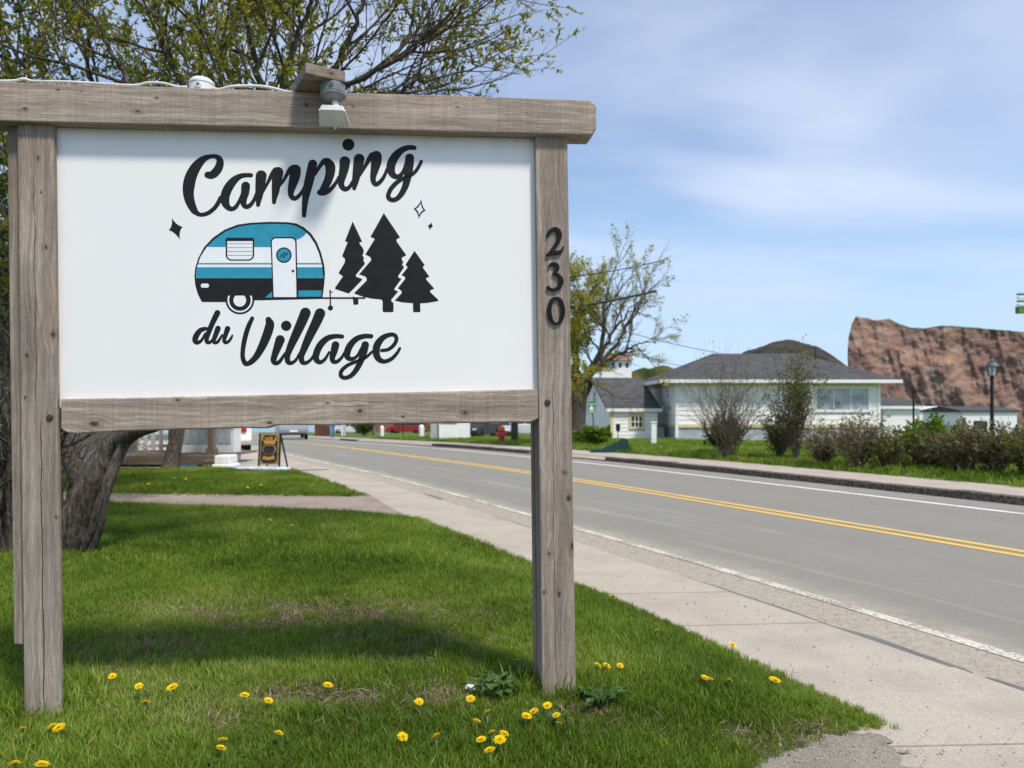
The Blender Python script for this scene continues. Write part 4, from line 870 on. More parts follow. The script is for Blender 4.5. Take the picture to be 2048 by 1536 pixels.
limbs = [([c2_, A3(600,220,6.4), A3(680,120,6.2), A3(720,20,6.1), A3(740,-60,6.0)], .042), ([c2_, A3(640,200,6.3), A3(790,120,6.0), A3(850,85,5.9), A3(905,50,5.8)], .026), ([c2_, A3(650,215,6.3), A3(800,185,6.1), A3(830,165,6.0), A3(850,165,6.0)], .020),
 ([c2_, A3(660,200,6.5), A3(800,100,6.6), A3(830,20,6.6), A3(860,-60,6.6)], .024), ([crot, A3(520,330,6.1), A3(520,200,6.0), A3(500,80,5.9), A3(470,-40,5.8)], .06), ([crot, A3(430,340,6.5), A3(380,210,6.6), A3(330,90,6.6), A3(300,-40,6.6)], .06),
 ([c0_, A3(260,560,6.7), A3(230,330,6.8), A3(190,170,6.8), A3(130,20,6.7)], .06), ([c0_, A3(220,600,6.0), A3(150,400,5.9), A3(90,220,5.8), A3(20,90,5.7)], .05), ([c2_, A3(590,180,7.0), A3(620,60,7.2), A3(640,-60,7.2)], .045),
 ([crot, A3(430,300,7.0), A3(400,150,7.2), A3(420,0,7.2)], .045), ([c2_, A3(700,215,6.6), A3(790,185,6.9), A3(850,190,7.0)], .026), ([crot, A3(500,300,5.9), A3(560,180,5.7), A3(600,60,5.6), A3(640,-40,5.5)], .04), ([c0_, A3(200,640,6.6), A3(100,520,6.7), A3(10,430,6.8)], .035),
 ([crot, A3(400,330,6.0), A3(300,220,5.8), A3(230,120,5.7), A3(180,20,5.6)], .04)]
G.segs.append(([x for x in catmull([A3(235,885,6.1), A3(275,862,5.9), A3(320,850,5.8), A3(400,810,5.7)], 6)], list(np.linspace(.075, .02, 19)), 0))
for L, r0 in limbs: G.limb(L, r0, .009, [dict(par[0], kids=par[0]['kids'] * (.55 if L[-1][0] / L[-1][1] * F + CX > 1100 else 1))] + par[1:], .012)
wt = empty('willow_tree', base, 0, 'gnarled leaning tree with young yellow-green leaves behind the sign', 'tree')
G.wood('trunk', M['bark'], wt, B0); G.tw = [t_ for t_ in G.tw if (t_[0][0][0] / t_[0][0][1] * F + CX) < 620 or G.r.random() < .42]; G.leaves('crown', M['leaf_a'], wt, B0, 11, .058, .022, .95, .75)
# --- darker tree behind on the left
def std_tree(name, label, base, H, spread, seed, wmat, lmat, par, nl, lean=(0, 0), r0=.15, per=6, l=.06, w=.03, keep=.9, extra=0.0, fork=.3, group=None):
    G = Grower(seed); B0 = np.array(base); top = B0 + np.array([lean[0], lean[1], H * fork]); q = catmull([B0 - np.array([0, 0, .1]), B0 * .6 + top * .4 + np.array([.03, 0, 0]), top], 6)
    G.segs.append(([x for x in q], list(np.interp(np.linspace(0, 1, len(q)), [0, .15, 1], [r0 * 1.35, r0, r0 * .75])), 0))
    for i in range(nl):
        a = 6.283 * (i + G.r.uniform(-.3, .3)) / nl; rr = spread * G.r.uniform(.35, 1.0); hh = H * G.r.uniform(.78, 1.02) - (rr / spread) * H * .22
        e = B0 + np.array([lean[0] * 1.6 + rr * math.cos(a), lean[1] * 1.6 + rr * math.sin(a), hh]); m_ = top * .55 + e * .45 + np.array([rr * .16 * math.cos(a), rr * .16 * math.sin(a), -.02 * H]); G.limb([top - np.array([0, 0, .05 * H * G.r.random()]), m_, e], r0 * .5, r0 * .09, par, .01 * H)
    o = empty(name, base, 0, label, 'tree', group); G.wood('trunk', wmat, o, B0)
    if per: G.leaves('crown', lmat, o, B0, per, l, w, keep, .9, extra)
    return o
par2 = [dict(kids=2.6, per_m=True, ang=48, step=.25, wob=.05, up=.02, **{'from': .15}), dict(len=1.3, rad=.018, kids=7, ang=40, step=.18, wob=.10, up=.05, tip=.4, **{'from': .15}), dict(len=.55, rad=.006, kids=4, ang=42, step=.1, wob=.12, up=.05, tip=.5, **{'from': .1}), dict(len=.24, rad=.003, kids=0, ang=30, step=.08, wob=.12, up=.05)]
b_ = lp(196, 1016); std_tree('shade_tree', 'dark leafy tree behind the willow at the far left', (b_.x - .05, b_.y, b_.z), 7.4, 3.0, 21, M['bark'], M['leaf_b'], par2, 9, (-1.4, .9), .13, 8, .07, .042, .95, .01, .22)
b_ = lp(60, 1080); G = Grower(33)
# --- low tangled shrub left of the left post
def shrub(name, label, base, H, spread, seed, wmat, lmat, stems, r0, per, l, w, keep, kids=6, sub=.45, flare=.6, cat='shrub', lvl3=True, group=None, ang=34, leafname='foliage'):
    G = Grower(seed); B0 = np.array(base)
    P_ = [dict(kids=kids, ang=ang, step=H * .09, wob=.06, up=.03, **{'from': .2}), dict(len=H * sub, rad=r0 * .55, kids=4, ang=36, step=H * .06, wob=.10, up=.05, tip=.4, **{'from': .1})]
    if lvl3: P_.append(dict(len=H * sub * .45, rad=r0 * .3, kids=0, ang=30, step=H * .05, wob=.12, up=.04))
    for i in range(stems):
        a = 6.283 * i / stems + G.r.uniform(-.4, .4); q = G.r.random() ** .6; st = B0 + np.array([.1 * spread * math.cos(a) * q, .1 * spread * math.sin(a) * q, -.05]); e = B0 + np.array([spread * q * math.cos(a), spread * q * math.sin(a), H * G.r.uniform(.62, .95) * (1.05 - .25 * q)])
        m_ = st * .5 + e * .5 + np.array([-spread * .12 * q * math.cos(a), -spread * .12 * q * math.sin(a), 0]) * flare; G.limb([st, m_, e], r0, r0 * .3, P_, .008 * H)
    o = empty(name, base, 0, label, cat, group); G.wood('stems', wmat, o, B0, (5, 4, 3, 3, 3))
    if per: G.leaves(leafname, lmat, o, B0, per, l, w, keep, 1.0, .01 * H)
    return o
b_ = lp(18, 1108); shrub('tangled_shrub', 'tangled old shrub with thick grey stems left of the left signpost', b_, 2.2, .9, 4, M['bark'], M['leaf_d'], 9, .045, 4, .05, .022, .7)
b_ = lp(30, 1030); shrub('brown_bush', 'rusty brown twiggy bush behind the left signpost', (b_.x, b_.y + .8, b_.z), 1.75, .95, 5, M['twig'], M['leaf_br'], 16, .012, 5, .05, .02, .8)
# --- tree across the road
par3 = [dict(kids=1.25, per_m=True, ang=46, step=.5, wob=.06, up=.03, **{'from': .15}), dict(len=1.6, rad=.045, kids=6, ang=40, step=.32, wob=.12, up=.05, tip=.35, **{'from': .15}), dict(len=.75, rad=.016, kids=4, ang=40, step=.2, wob=.14, up=.05, tip=.5, **{'from': .1}), dict(len=.42, rad=.009, kids=0, ang=30, step=.15, wob=.12, up=.06)]
base = gp(1152, 890, .12); B0 = np.array(base); G = Grower(11); Y = base.y
tp = A3(1160,775,Y); q = catmull([B0 - np.array([0,0,.1]), A3(1154,840,Y), tp], 6); G.segs.append(([x for x in q], list(np.interp(np.linspace(0,1,len(q)), [0,.2,1], [.46,.36,.30])), 0))
for L, r0 in (([tp, A3(1150,690,Y-1), A3(1160,600,Y-1), A3(1150,580,Y-1.5)], .16), ([tp, A3(1200,700,Y-.5), A3(1212,610,Y-.5), A3(1222,560,Y-.6)], .13), ([tp, A3(1205,720,Y+.5), A3(1260,640,Y+.6), A3(1288,585,Y+.6)], .12), ([tp, A3(1195,735,Y), A3(1245,705,Y-.3), A3(1270,692,Y-.5), A3(1292,682,Y-.6)], .09),
    ([tp, A3(1190,740,Y-.8), A3(1230,660,Y-1.2), A3(1265,610,Y-1.4)], .10), ([tp, A3(1110,700,Y), A3(1080,610,Y), A3(1070,580,Y)], .15), ([tp, A3(1120,720,Y-1), A3(1050,640,Y-1.5), A3(1000,600,Y-1.5)], .12), ([tp, A3(1150,690,Y+1.5), A3(1180,590,Y+2), A3(1188,570,Y+2)], .13), ([tp, A3(1140,755,Y-1), A3(1150,750,Y-1.6), A3(1200,775,Y-1.9)], .05)):
    G.limb(L, r0, .02, par3, .04)
ct = empty('street_tree', base, 0, 'tall tree with sparse yellow-green buds across the road beside the small white house', 'tree')
G.wood('trunk', M['bark_far'], ct, B0)
tw0 = G.tw; G.tw = [t_ for t_ in tw0 if (t_[0][0][0] / t_[0][0][1] * F + CX) < 1205 or G.r.random() < .20]; G.leaves('crown', M['leaf_c'], ct, B0, 18, .095, .05, .95, .9, .04)
# --- bare vase-shaped shrub before the house and the hedge row
shrub('bare_shrub', 'vase-shaped bare shrub with fine brown stems before the white house', gp(1455, 915, .14), 2.55, 1.15, 8, M['twig'], M['leaf_d'], 26, .016, 2, .05, .03, .35, 7, .34, .9)
o = shrub('low_evergreen', 'small dark evergreen at the foot of the bare vase-shaped shrub', gp(1447, 908, .14), .85, .38, 9, M['twig'], M['leaf_b'], 14, .012, 9, .09, .035, 1)
HD = [(1592,922,3.3,.62,'climber-clad tall bush with green shoots between the thin white posts',M['leaf_d'],5,.9), (1560,918,1.5,.6,'slim leafy bush left of the climber-clad tall bush',M['leaf_d'],4,.7), (1648,930,1.25,.65,'low brown twiggy bush right of the climber-clad tall bush',M['leaf_br'],4,.7), (1715,936,1.75,1.0,'broad dense brown hedge bush below the house corner',M['leaf_br'],4,.75), (1775,938,1.55,.9,'brown-green hedge bush left of the thin dark post',M['leaf_d'],4,.7), (1850,940,1.45,.75,'loose olive hedge bush right of the thin dark post',M['leaf_d'],4,.6), (1925,946,1.45,.8,'dense brown hedge bush left of the lantern post',M['leaf_br'],5,.8), (1990,950,1.5,.85,'dark brown hedge bush under the lantern post',M['leaf_br'],5,.85), (2075,958,1.35,.85,'green hedge bush at the right edge of the picture',M['leaf_d'],6,.9)]
for i, (a, b, h, s_, lab, lm, per, kp) in enumerate(HD): shrub('hedge_bush', lab, gp(a, b, .14), h * (.66 if a < 1640 else .44 if a in (1775, 1850) else .56), s_ * .68, 50 + i, M['twig'], lm, 24, .013, per, .07, .04, kp * .7, 7, .40, .6, group='hedge bushes before the white house')
shrub('ground_bush', 'bright green low leafy clump between two brown hedge bushes', gp(1868, 936, .14), .8, .6, 71, M['twig'], M['grass'], 18, .01, 8, .10, .05, 1)
shrub('leaf_clump', 'bright green leafy clump at the foot of the green pole sign', gp(1192, 893, .12), .55, .7, 72, M['twig'], M['grass'], 18, .01, 8, .14, .07, 1)
# ================================================================= HILLS AND THE ROCK
def hump(name, cx_, cy_, rx, ry, h, z0, mat, seed, n=48, ridge=.25):
    V = []; r_ = np.linspace(-1, 1, n)
    for b in r_:
        for a in r_:
            q = math.sqrt(a * a + b * b); k_ = max(0, 1 - min(1, q) ** 2); nz = mnoise.fractal((a * 2.2 + seed, b * 2.2, seed), .9, 2.1, 5)
            V.append((cx_ + a * rx, cy_ + b * ry, z0 + h * k_ * (1 + ridge * nz)))
    Fq = np.array([(i*n+j, i*n+j+1, (i+1)*n+j+1, (i+1)*n+j) for i in range(n-1) for j in range(n-1)]); return tag(mesh_np(name, np.array(V), Fq, mat, smooth=True), kind='structure')
t = NT('dark_hill'); p = t.geo().outputs['Position']; f = t.noise(p, .12, 8, .7); t.bump(f, 1.0, 3.0); M['hill_dark'] = t.fin(t.mix(t.rng(f, .35, .65), (.030, .034, .030), (.085, .070, .055)), .95, .1)
t = NT('wooded_hill'); p = t.geo().outputs['Position']; f = t.noise(p, .22, 8, .75); t.bump(f, 1.0, 4.0)
c = t.ramp(t.rng(f, .3, .7), [(0, (.025, .045, .018)), (.5, (.07, .09, .025)), (1, (.17, .17, .05))]); red = t.rng(t.noise(p, .035, 4), .5, .62)
M['hill_wood'] = t.fin(t.mix(t.m('MULTIPLY', red, .75), c, (.27, .12, .07)), .95, .1)
p0 = at(1555, 686, 460); hump('hill', p0.x + 4, 460, 66, 70, p0.z + 12, -11, M['hill_dark'], 3, ridge=.05)
p0 = at(1300, 738, 300); hump('wooded_hill', p0.x, 320, 58, 40, p0.z + 10, -10, M['hill_wood'], 6, ridge=.14)
p0 = at(1150, 745, 280); hump('wooded_hill', p0.x - 25, 300, 70, 40, p0.z + 10, -10, M['hill_wood'], 9, ridge=.14)
# the great sea rock
YR0 = 620.0
topx = [1712, 1722, 1750, 1775, 1797, 1820, 1850, 1885, 1950, 2000, 2048, 2140, 2300]; topy = [632, 634, 641, 638, 648, 656, 657, 651, 656, 660, 664, 668, 682]
LX, LYp = [1712, 1703, 1697, 1695, 1696, 1700, 1702, 1704], [632, 650, 675, 705, 740, 780, 806, 850]
nu, nv = 300, 90; V = []
def rk(x, y, z, s_): return mnoise.fractal((x * s_, y * s_, z * s_ * .8), .8, 2.2, 6)
for v in range(nv + 1):
    fv = v / nv
    for u in range(nu + 1):
        fu = u / nu
        if fu < .10: px_, yb = 1712, 75 * (1 - fu / .10) ** 1.3
        else: px_, yb = 1712 + (2300 - 1712) * ((fu - .10) / .90) ** 1.0, 0.0
        zt_ = CZ + (HY - np.interp(px_, topx, topy)) / F * YR0; z = -12 + (zt_ + 12) * fv
        pyz = HY - (z - CZ) / YR0 * F; lx_ = np.interp(pyz, LYp, LX); x = (px_ - CX) / F * YR0
        k_ = max(0.0, 1 - (px_ - 1712) / 40); x += (lx_ - 1712) / F * YR0 * k_; x = x * (YR0 + yb) / YR0 + yb * .22
        n1 = rk(x, yb, z, .022); n2 = mnoise.ridged_multi_fractal((x * .03 + z * .012, z * .035 - x * .008, yb * .03), .9, 2.2, 6, 1.0, 2.0); n3 = rk(x + 50, yb, z, .09)
        nd_ = mnoise.noise(((x + z * .55) * .05, z * .018, 4.0)); fl = mnoise.ridged_multi_fractal(((x + z * .25) * .055, z * .012, 9.0), .9, 2.2, 5, 1.0, 2.0); dsp = 5.0 * n1 + 1.2 * (n2 - 1.2) + 1.9 * n3 + 3 * nd_ - 2.6 * (fl - 1.1) + 5 * fv ** 1.6
        if fu < .10: x += -.25 * dsp * fv * (1 - fv); yy = YR0 + yb + dsp * .3
        else: yy = YR0 + dsp
        zc2 = CZ + (z - CZ) * yy / YR0 if fu >= .10 else z; V.append((x * (yy / YR0 if fu >= .10 else 1), yy, zc2 + (.5 * n3 if v == nv else 0)))
m_ = nu + 1; Fq = [(i*m_+j, i*m_+j+1, (i+1)*m_+j+1, (i+1)*m_+j) for i in range(nv) for j in range(nu)]; b0 = len(V)
for j in range(m_):
    a = V[nv * m_ + j]; yq = max(a[1] + 6, YR0 + 12); V.append((a[0] * max(1, yq / a[1]) + 1, yq, a[2] + 1.0))
for j in range(m_):
    a = V[nv * m_ + j]; V.append((a[0] * max(1, (YR0 + 80) / a[1]) + 14, YR0 + 80, a[2] - 3))
for j in range(m_): a = V[nv * m_ + j]; V.append((a[0] * max(1, (YR0 + 90) / a[1]) + 18, YR0 + 90, -12))
Fq += [(nv*m_+j, nv*m_+j+1, b0+j+1, b0+j) for j in range(nu)] + [(b0+j, b0+j+1, b0+m_+j+1, b0+m_+j) for j in range(nu)] + [(b0+m_+j, b0+m_+j+1, b0+2*m_+j+1, b0+2*m_+j) for j in range(nu)]
t = NT('red_rock'); g = t.geo(); p = g.outputs['Position']; nrm = t.n('ShaderNodeSeparateXYZ'); t.L.new(g.outputs['True Normal'], nrm.inputs[0])
wv = t.noise(t.mapv(p, (1, 1, 1)), .03, 5, .6, .4); st = t.noise(t.mapv(p, (.035, .035, .10)), 1.0, 7, .6, 1.4); f = t.noise(p, .13, 8, .7)
c = t.ramp(t.rng(st, .3, .7), [(0, (.17, .098, .076)), (.35, (.235, .14, .105)), (.65, (.29, .175, .13)), (1, (.36, .25, .185))]); c = t.mix(t.rng(f, .4, .7, 0, .55), c, (.20, .145, .118))
c = t.mix(t.rng(wv, .55, .68, 0, .7), c, (.33, .215, .125)); c = t.mix(t.rng(t.noise(p, .05, 4, .6), .60, .68, 0, .6), c, (.20, .19, .17))
c = t.mix(t.rng(t.m('ADD', nrm.outputs[2], t.m('MULTIPLY', t.m('SUBTRACT', f, .5), .4)), .72, .86), c, (.055, .095, .025)); t.bump(t.m('ADD', st, f), .7, 1.6)
rockm = t.fin(c, .95, .1); o = mesh_np('sea_rock', np.array(V), np.array(Fq), [rockm, plain('rock_top_grass', (.07, .115, .03), .95, .25, .1)]); mi_ = np.zeros(len(Fq), 'i'); mi_[nv * nu:] = 1; q_ = (nv - 1) * nu; mi_[q_ + int(nu * .25):nv * nu] = 1; mi_[nv * nu:nv * nu + int(nu * .2)] = 0; o.data.polygons.foreach_set('material_index', mi_); tag(o, 'huge sheer red-brown rock with a thin green top', None, None, 'structure')

# ================================================================= HOUSES ACROSS THE ROAD
M['clap'] = plain('white_clapboard', (.87, .85, .80), .6, .03, 3); M['cream'] = plain('cream_trim', (.70, .60, .34), .6, .06, 4); M['white'] = plain('white_paint_wood', (.86, .85, .82), .5, .05, 5)
M['found'] = plain('grey_foundation', (.42, .44, .47), .85, .1, 3, bump=.3); M['pane'] = plain('window_glass', (.03, .035, .045), .08, .2, 1, .6); M['dark'] = plain('dark_metal', (.018, .02, .022), .5, .2, 12)
t = NT('roof_shingle'); bk = t.n('ShaderNodeTexBrick'); bk.inputs['Scale'].default_value = 1.0; bk.inputs['Brick Width'].default_value = .33; bk.inputs['Row Height'].default_value = .14; bk.inputs['Mortar Size'].default_value = .006
t.L.new(t.mapv(t.obj(), (1, 1, 1)), bk.inputs['Vector']); bk.inputs['Color1'].default_value = (.045, .045, .048, 1); bk.inputs['Color2'].default_value = (.095, .093, .096, 1); bk.inputs['Mortar'].default_value = (.04, .04, .042, 1)
f = t.noise(t.mapv(t.obj(), (1, 3, 3)), 2.2, 5, .7); M['roof'] = t.fin(t.mix(t.rng(f, .35, .7, 0, .5), bk.outputs[0], (.12, .117, .12)), .9, .15)
def clapboards(parent, W, z0, z1, pitch, face, depth0=0.0, gable=None, holes=()):
    """single boards on one wall; face maps (along, out, up) to the house frame"""
    z = z0; i = 0
    while z < z1 - .02:
        h = min(pitch, z1 - z); a0, a1 = 0.0, W
        if gable:
            zz = z + h * .5
            if zz > gable[0]: k_ = (zz - gable[0]) / (gable[1] - gable[0]); a0, a1 = W / 2 * k_ + .16, W - W / 2 * k_ - .16
            if a1 - a0 < .1: break
        spans = [(a0, a1)]
        for hx0, hx1, hz0, hz1 in holes:
            if z + h > hz0 + .01 and z < hz1 - .01:
                spans = [s_ for q0, q1 in spans for s_ in (((q0, min(q1, hx0)), (max(q0, hx1), q1)) if (q0 < hx1 and q1 > hx0) else ((q0, q1),)) if s_[1] - s_[0] > .02]
        for q0, q1 in spans:
            mb = MB(); pr_ = [(0.0, z), (-.030 - depth0, z + .002), (-.010 - depth0, z + h)]
            v = [face(q0, o_, u_) for o_, u_ in pr_] + [face(q1, o_, u_) for o_, u_ in pr_]; mb.add(v, [(0, 1, 2), (5, 4, 3), (0, 3, 4, 1), (1, 4, 5, 2), (2, 5, 3, 0)]); mb.build('clapboard', M['clap'], parent)
        z += h
def window(parent, face, x0, x1, z0, z1, cols, rows, trim, fw=.11, sash=None):
    def bx(mb, a0, a1, o0, o1, u0, u1): v = [face(a, o_, u) for u in (u0, u1) for a, o_ in ((a0, o0), (a1, o0), (a1, o1), (a0, o1))]; mb.add(v, [(3,2,1,0),(4,5,6,7),(0,1,5,4),(1,2,6,5),(2,3,7,6),(3,0,4,7)])
    mb = MB()
    for q in ((x0 - fw, x1 + fw, z1, z1 + fw), (x0 - fw, x1 + fw, z0 - fw, z0), (x0 - fw, x0, z0, z1), (x1, x1 + fw, z0, z1)): bx(mb, q[0], q[1], .0, -.06, q[2], q[3])
    w = mb.build('window', trim, parent)
    for i in range(cols):
        for j in range(rows):
            a0 = x0 + (x1 - x0) * i / cols; a1 = x0 + (x1 - x0) * (i + 1) / cols; u0 = z0 + (z1 - z0) * j / rows; u1 = z0 + (z1 - z0) * (j + 1) / rows; mb = MB(); bx(mb, a0 + .018, a1 - .018, .0, -.016, u0 + .018, u1 - .018); mb.build('pane', M['pane'], w)
    mb = MB(); bx(mb, x0, x1, .0, -.010, z0, z1)
    for i in range(1, cols): a = x0 + (x1 - x0) * i / cols; bx(mb, a - .022, a + .022, -.01, -.035, z0, z1)
    for j in range(1, rows): u = z0 + (z1 - z0) * j / rows; bx(mb, x0, x1, -.0102, -.033, u - .02, u + .02)
    mb.build('sash', M['white'], w)
# --- main house
HYf = 36.4; gzh = gz(HYf) + .10; hx = (1352 - CX) / F * HYf; HW = (1762 - 1352) / F * HYf; HD_ = 7.4
house = empty('house', (hx, HYf, gzh), R(1.0), 'long white clapboard bungalow with grey hip roof across the road', 'house')
ze = CZ + (HY - 764) / F * (HYf - .7) - gzh; zf = .72
MB().box(0, HW, 0, HD_, -.3, zf).build('foundation', M['found'], house); MB().box(.03, HW - .03, .03, HD_ - .03, zf, ze).build('wall', M['clap'], house)
fr = lambda a, o_, u: (a, o_, u); lf = lambda a, o_, u: (o_, HD_ - a, u)
big = [(.69 * HW, .945 * HW, 1.55, ze - .28)]; wl_ = [(HD_ - 1.75, HD_ - .85, 1.45, 2.75)]
clapboards(house, HW, zf + .13, ze, .23, fr, 0, None, [(big[0][0] - .1, big[0][1] + .1, big[0][2] - .1, big[0][3] + .1)]); clapboards(house, HD_, zf + .13, ze, .23, lf, 0, None, [(q[0] - .1, q[1] + .1, q[2] - .1, q[3] + .1) for q in wl_])
MB().box(-.05, HW + .05, -.055, 0, zf - .02, zf + .13).build('sill_board', M['cream'], house); MB().box(-.055, -.001, .0, HD_, zf - .02, zf + .13).build('sill_board', M['cream'], house)
for x_ in (-.04, HW - .10): MB().box(x_, x_ + .14, -.058, .08, -.28 if x_ < 1 else .1, ze).build('corner_board', M['white'], house)
MB().box(-.045, HW + .045, -.05, -.002, ze - .16, ze).build('frieze_board', M['cream'], house); MB().box(-.05, -.002, 0, HD_, ze - .16, ze).build('frieze_board', M['cream'], house)
M['pane'], pk_ = plain('curtained_glass', (.42, .44, .45), .15, .25, 1.5, .5), M['pane']; window(house, fr, *big[0], 3, 1, M['white'], .1); M['pane'] = pk_; window(house, lf, *wl_[0], 2, 4, M['white'], .1)
ov = .85; rz_ = CZ + (HY - 707) / F * (HYf + HD_ / 2) - gzh; e0, e1 = -ov, HW + ov; f0, f1 = -.5, HD_ + ov; rx0, rx1 = (1428 - CX) / F * (HYf + HD_ / 2) - hx, (1605 - CX) / F * (HYf + HD_ / 2) - hx; ym = HD_ / 2
mb = MB(); zE = ze + .10
mb.add([(e0,f0,zE),(e1,f0,zE),(e1,f1,zE),(e0,f1,zE),(rx0,ym,rz_),(rx1,ym,rz_),(e0,f0,zE-.06),(e1,f0,zE-.06),(e1,f1,zE-.06),(e0,f1,zE-.06)], [(0,1,5,4),(1,2,5),(2,3,4,5),(3,0,4),(6,9,8,7),(0,6,7,1),(1,7,8,2),(2,8,9,3),(3,9,6,0)])
rf = mb.build('roof', M['roof'], house)
MB().box(e0 - .03, e1 + .03, f0 - .04, f0 - .002, zE - .13, zE + .03).build('gutter', M['white'], rf); MB().box(e0 - .04, e0 - .002, f0, f1, zE - .13, zE + .03).build('gutter', M['white'], rf); MB().box(e0, e1, f0, f1, zE - .085, zE - .065).build('soffit', M['white'], rf)
MB().tube([(HW * .80, ym - 1.0, rz_ - .7), (HW * .80, ym - 1.0, rz_ + .25)], .035, 8).build('vent_pipe', M['dark'], rf)
MB().lathe([(.09, -.11), (.09, 0)], 12, (.3, f0 + .5, zE - .18), 'y').build('flood_lamp', M['white'], house)
# porch steps with rail on the left side
st_ = empty('porch_steps', (hx - .05, HYf + 2.2, gzh), 0, 'small white porch steps with handrail left of the bungalow', 'steps')
for i in range(3): MB().box(-1.3 + i * .4, -.06, 0, 1.2, i * .22, (i + 1) * .22).build('step', M['white'], st_)
MB().bar((-1.25, -.03, .9), (-.1, -.03, 1.75), .07, .10).build('handrail', M['white'], st_); MB().box(-1.3, -1.2, -.08, .02, 0, .95).build('rail_post', M['white'], st_)
b_ = gp(1307, 893, .12); o = MB().box(-.09, .09, -.08, .08, -.05, .86).box(-.115, .115, -.1, .1, .86, .91).build('white_post', M['white'], loc=b_); tag(o, 'stubby white post on the lawn before the porch steps', 'post')
# right-hand low wing with grey roof
b_ = at(1766, 822, 38.2); wing = empty('shed', (b_.x, 38.4, gzh), 0, 'low white annexe with grey roof at the right end of the bungalow', 'shed')
z1 = CZ + (HY - 817) / F * 38 - gzh; MB().box(.1, 2.0, 0, 4, -.2, z1).build('wall', M['clap'], wing); mb = MB(); mb.prism([(-.1, z1 + .02), (-.1, z1 + .14), (2.0, z1 + .62), (4.2, z1 + .12), (4.2, z1 + .02)], -.1, 2.1, 'x'); mb.build('roof', M['roof'], wing); MB().box(-.12, 2.12, -.16, -.11, z1 - .02, z1 + .13).build('gutter', M['white'], wing)
# --- small gabled house on the left
th = R(10); SY = 37.2; gs = gz(SY) + .08; shx = (1222 - CX) / F * SY; SW_, SD_ = 2.45, 5.6
sm = empty('cottage', (shx, SY, gs), th, 'small white gabled cottage with slate-grey roof behind the street tree', 'house')
ze = CZ + (HY - 817) / F * SY - gs; zr = CZ + (HY - 755) / F * (SY + 2.8) - gs
MB().box(.03, SW_, .03, SD_ - .03, -.3, ze).build('wall', M['clap'], sm); MB().prism([(.03, ze), (SD_ - .03, ze), (SD_ / 2, zr - .12)], .03, .25, 'x').build('gable', M['clap'], sm)
fr2 = fr; lf2 = lambda a, o_, u: (o_, SD_ - a, u); wS = (1.15, 1.98, ze - 1.13, ze - .52)
wS = ((1264 - 1222) / F * SY, (1287 - 1222) / F * SY, CZ + (HY - 854) / F * SY - gs, CZ + (HY - 833) / F * SY - gs)
clapboards(sm, SW_, -.05, ze - .02, .19, fr2, 0, None, [(wS[0] - .12, wS[1] + .12, wS[2] - .12, wS[3] + .12)]); gw = (SD_ / 2 - .22, SD_ / 2 + .22, ze + .25, ze + .95)
clapboards(sm, SD_, -.05, zr - .15, .19, lf2, 0, (ze, zr - .1), [(gw[0] - .1, gw[1] + .1, gw[2] - .1, gw[3] + .1)])
window(sm, fr2, *wS, 3, 2, M['cream'], .12); window(sm, lf2, *gw, 1, 2, M['white'], .08)
MB().box(-.045, .10, -.05, .0, -.1, ze).build('corner_board', M['cream'], sm); MB().box(-.048, -.002, .0, .12, -.1, ze).build('corner_board', M['white'], sm)
for s_ in (0, 1):
    mb = MB(); y0, y1 = (-.14, SD_ / 2) if s_ == 0 else (SD_ + .14, SD_ / 2); zz = ze - .02; mb.add([(-.25, y0, zz), (SW_ + .2, y0, zz), (SW_ + .2, y1, zr), (-.25, y1, zr), (-.25, y0, zz - .1), (SW_ + .2, y0, zz - .1), (SW_ + .2, y1, zr - .1), (-.25, y1, zr - .1)], [(0,1,2,3),(7,6,5,4),(0,4,5,1),(1,5,6,2),(2,6,7,3),(3,7,4,0)]); r_ = mb.build('roof_slope', M['roof'], sm)
    if s_ == 0: MB().box(-.28, SW_ + .2, -.19, -.142, zz - .14, zz + .02).build('gutter', M['white'], r_)
# --- white house on the hill, low white buildings right behind the hedge, house at far left
b_ = at(1238, 737, 290); o = empty('hill_house', (b_.x, 290, b_.z - 4), 0, 'distant white house with russet roof on the wooded hill', 'house')
MB().box(-7, 5, 0, 7, 0, 7.2).build('wall', M['white'], o); MB().prism([(-1, 7.2), (8, 7.2), (3.5, 9.6)], -7.6, 5.6, 'x').build('roof', plain('russet_roof', (.26, .15, .12), .9), o)
for i in range(4): MB().box(-5.6 + i * 2.7, -4.3 + i * 2.7, -.08, .02, 4.4, 6.2).build('window', M['pane'], o)
def lowhouse(px0, px1, pyt, pye, Y, label, roofm, flat=False):
    a, b = at(px0, pye, Y), at(px1, pye, Y); g0 = gz(Y) - .3; o = empty('white_building', (a.x, Y, g0), 0, label, 'building'); W = b.x - a.x; z1 = a.z - g0; zt_ = CZ + (HY - pyt) / F * Y - g0
    MB().box(0, W, 0, 5, -.5, z1).build('wall', M['white'], o)
    mb = MB(); mb.prism([(-.12, z1), (-.12, z1 + .12), (2.5, zt_), (5.1, z1 + .12), (5.1, z1)], -.2, W + .2, 'x'); mb.build('roof', roofm, o)
    for i in range(max(1, int(W / 2.5))): MB().box(.8 + i * 2.4, 1.7 + i * 2.4, -.06, .02, z1 * .35, z1 * .72).build('window', M['pane'], o)
    return o
lowhouse(1838, 1905, 812, 822, 60, 'low white building with pale roof beyond the hedge left of the lantern', plain('pale_metal_roof', (.66, .69, .73), .4))
lowhouse(1925, 2034, 812, 824, 52, 'low white building with grey roof beyond the lantern post', M['roof'])
lowhouse(1800, 1826, 838, 846, 47, 'small white shed roof showing above the hedge by the thin dark post', plain('white_roof', (.75, .76, .78), .5))
o = empty('neighbour_house', (-10.6, 12.6, 0), R(8), 'grey-roofed house half hidden by leaves at the left edge', 'house')
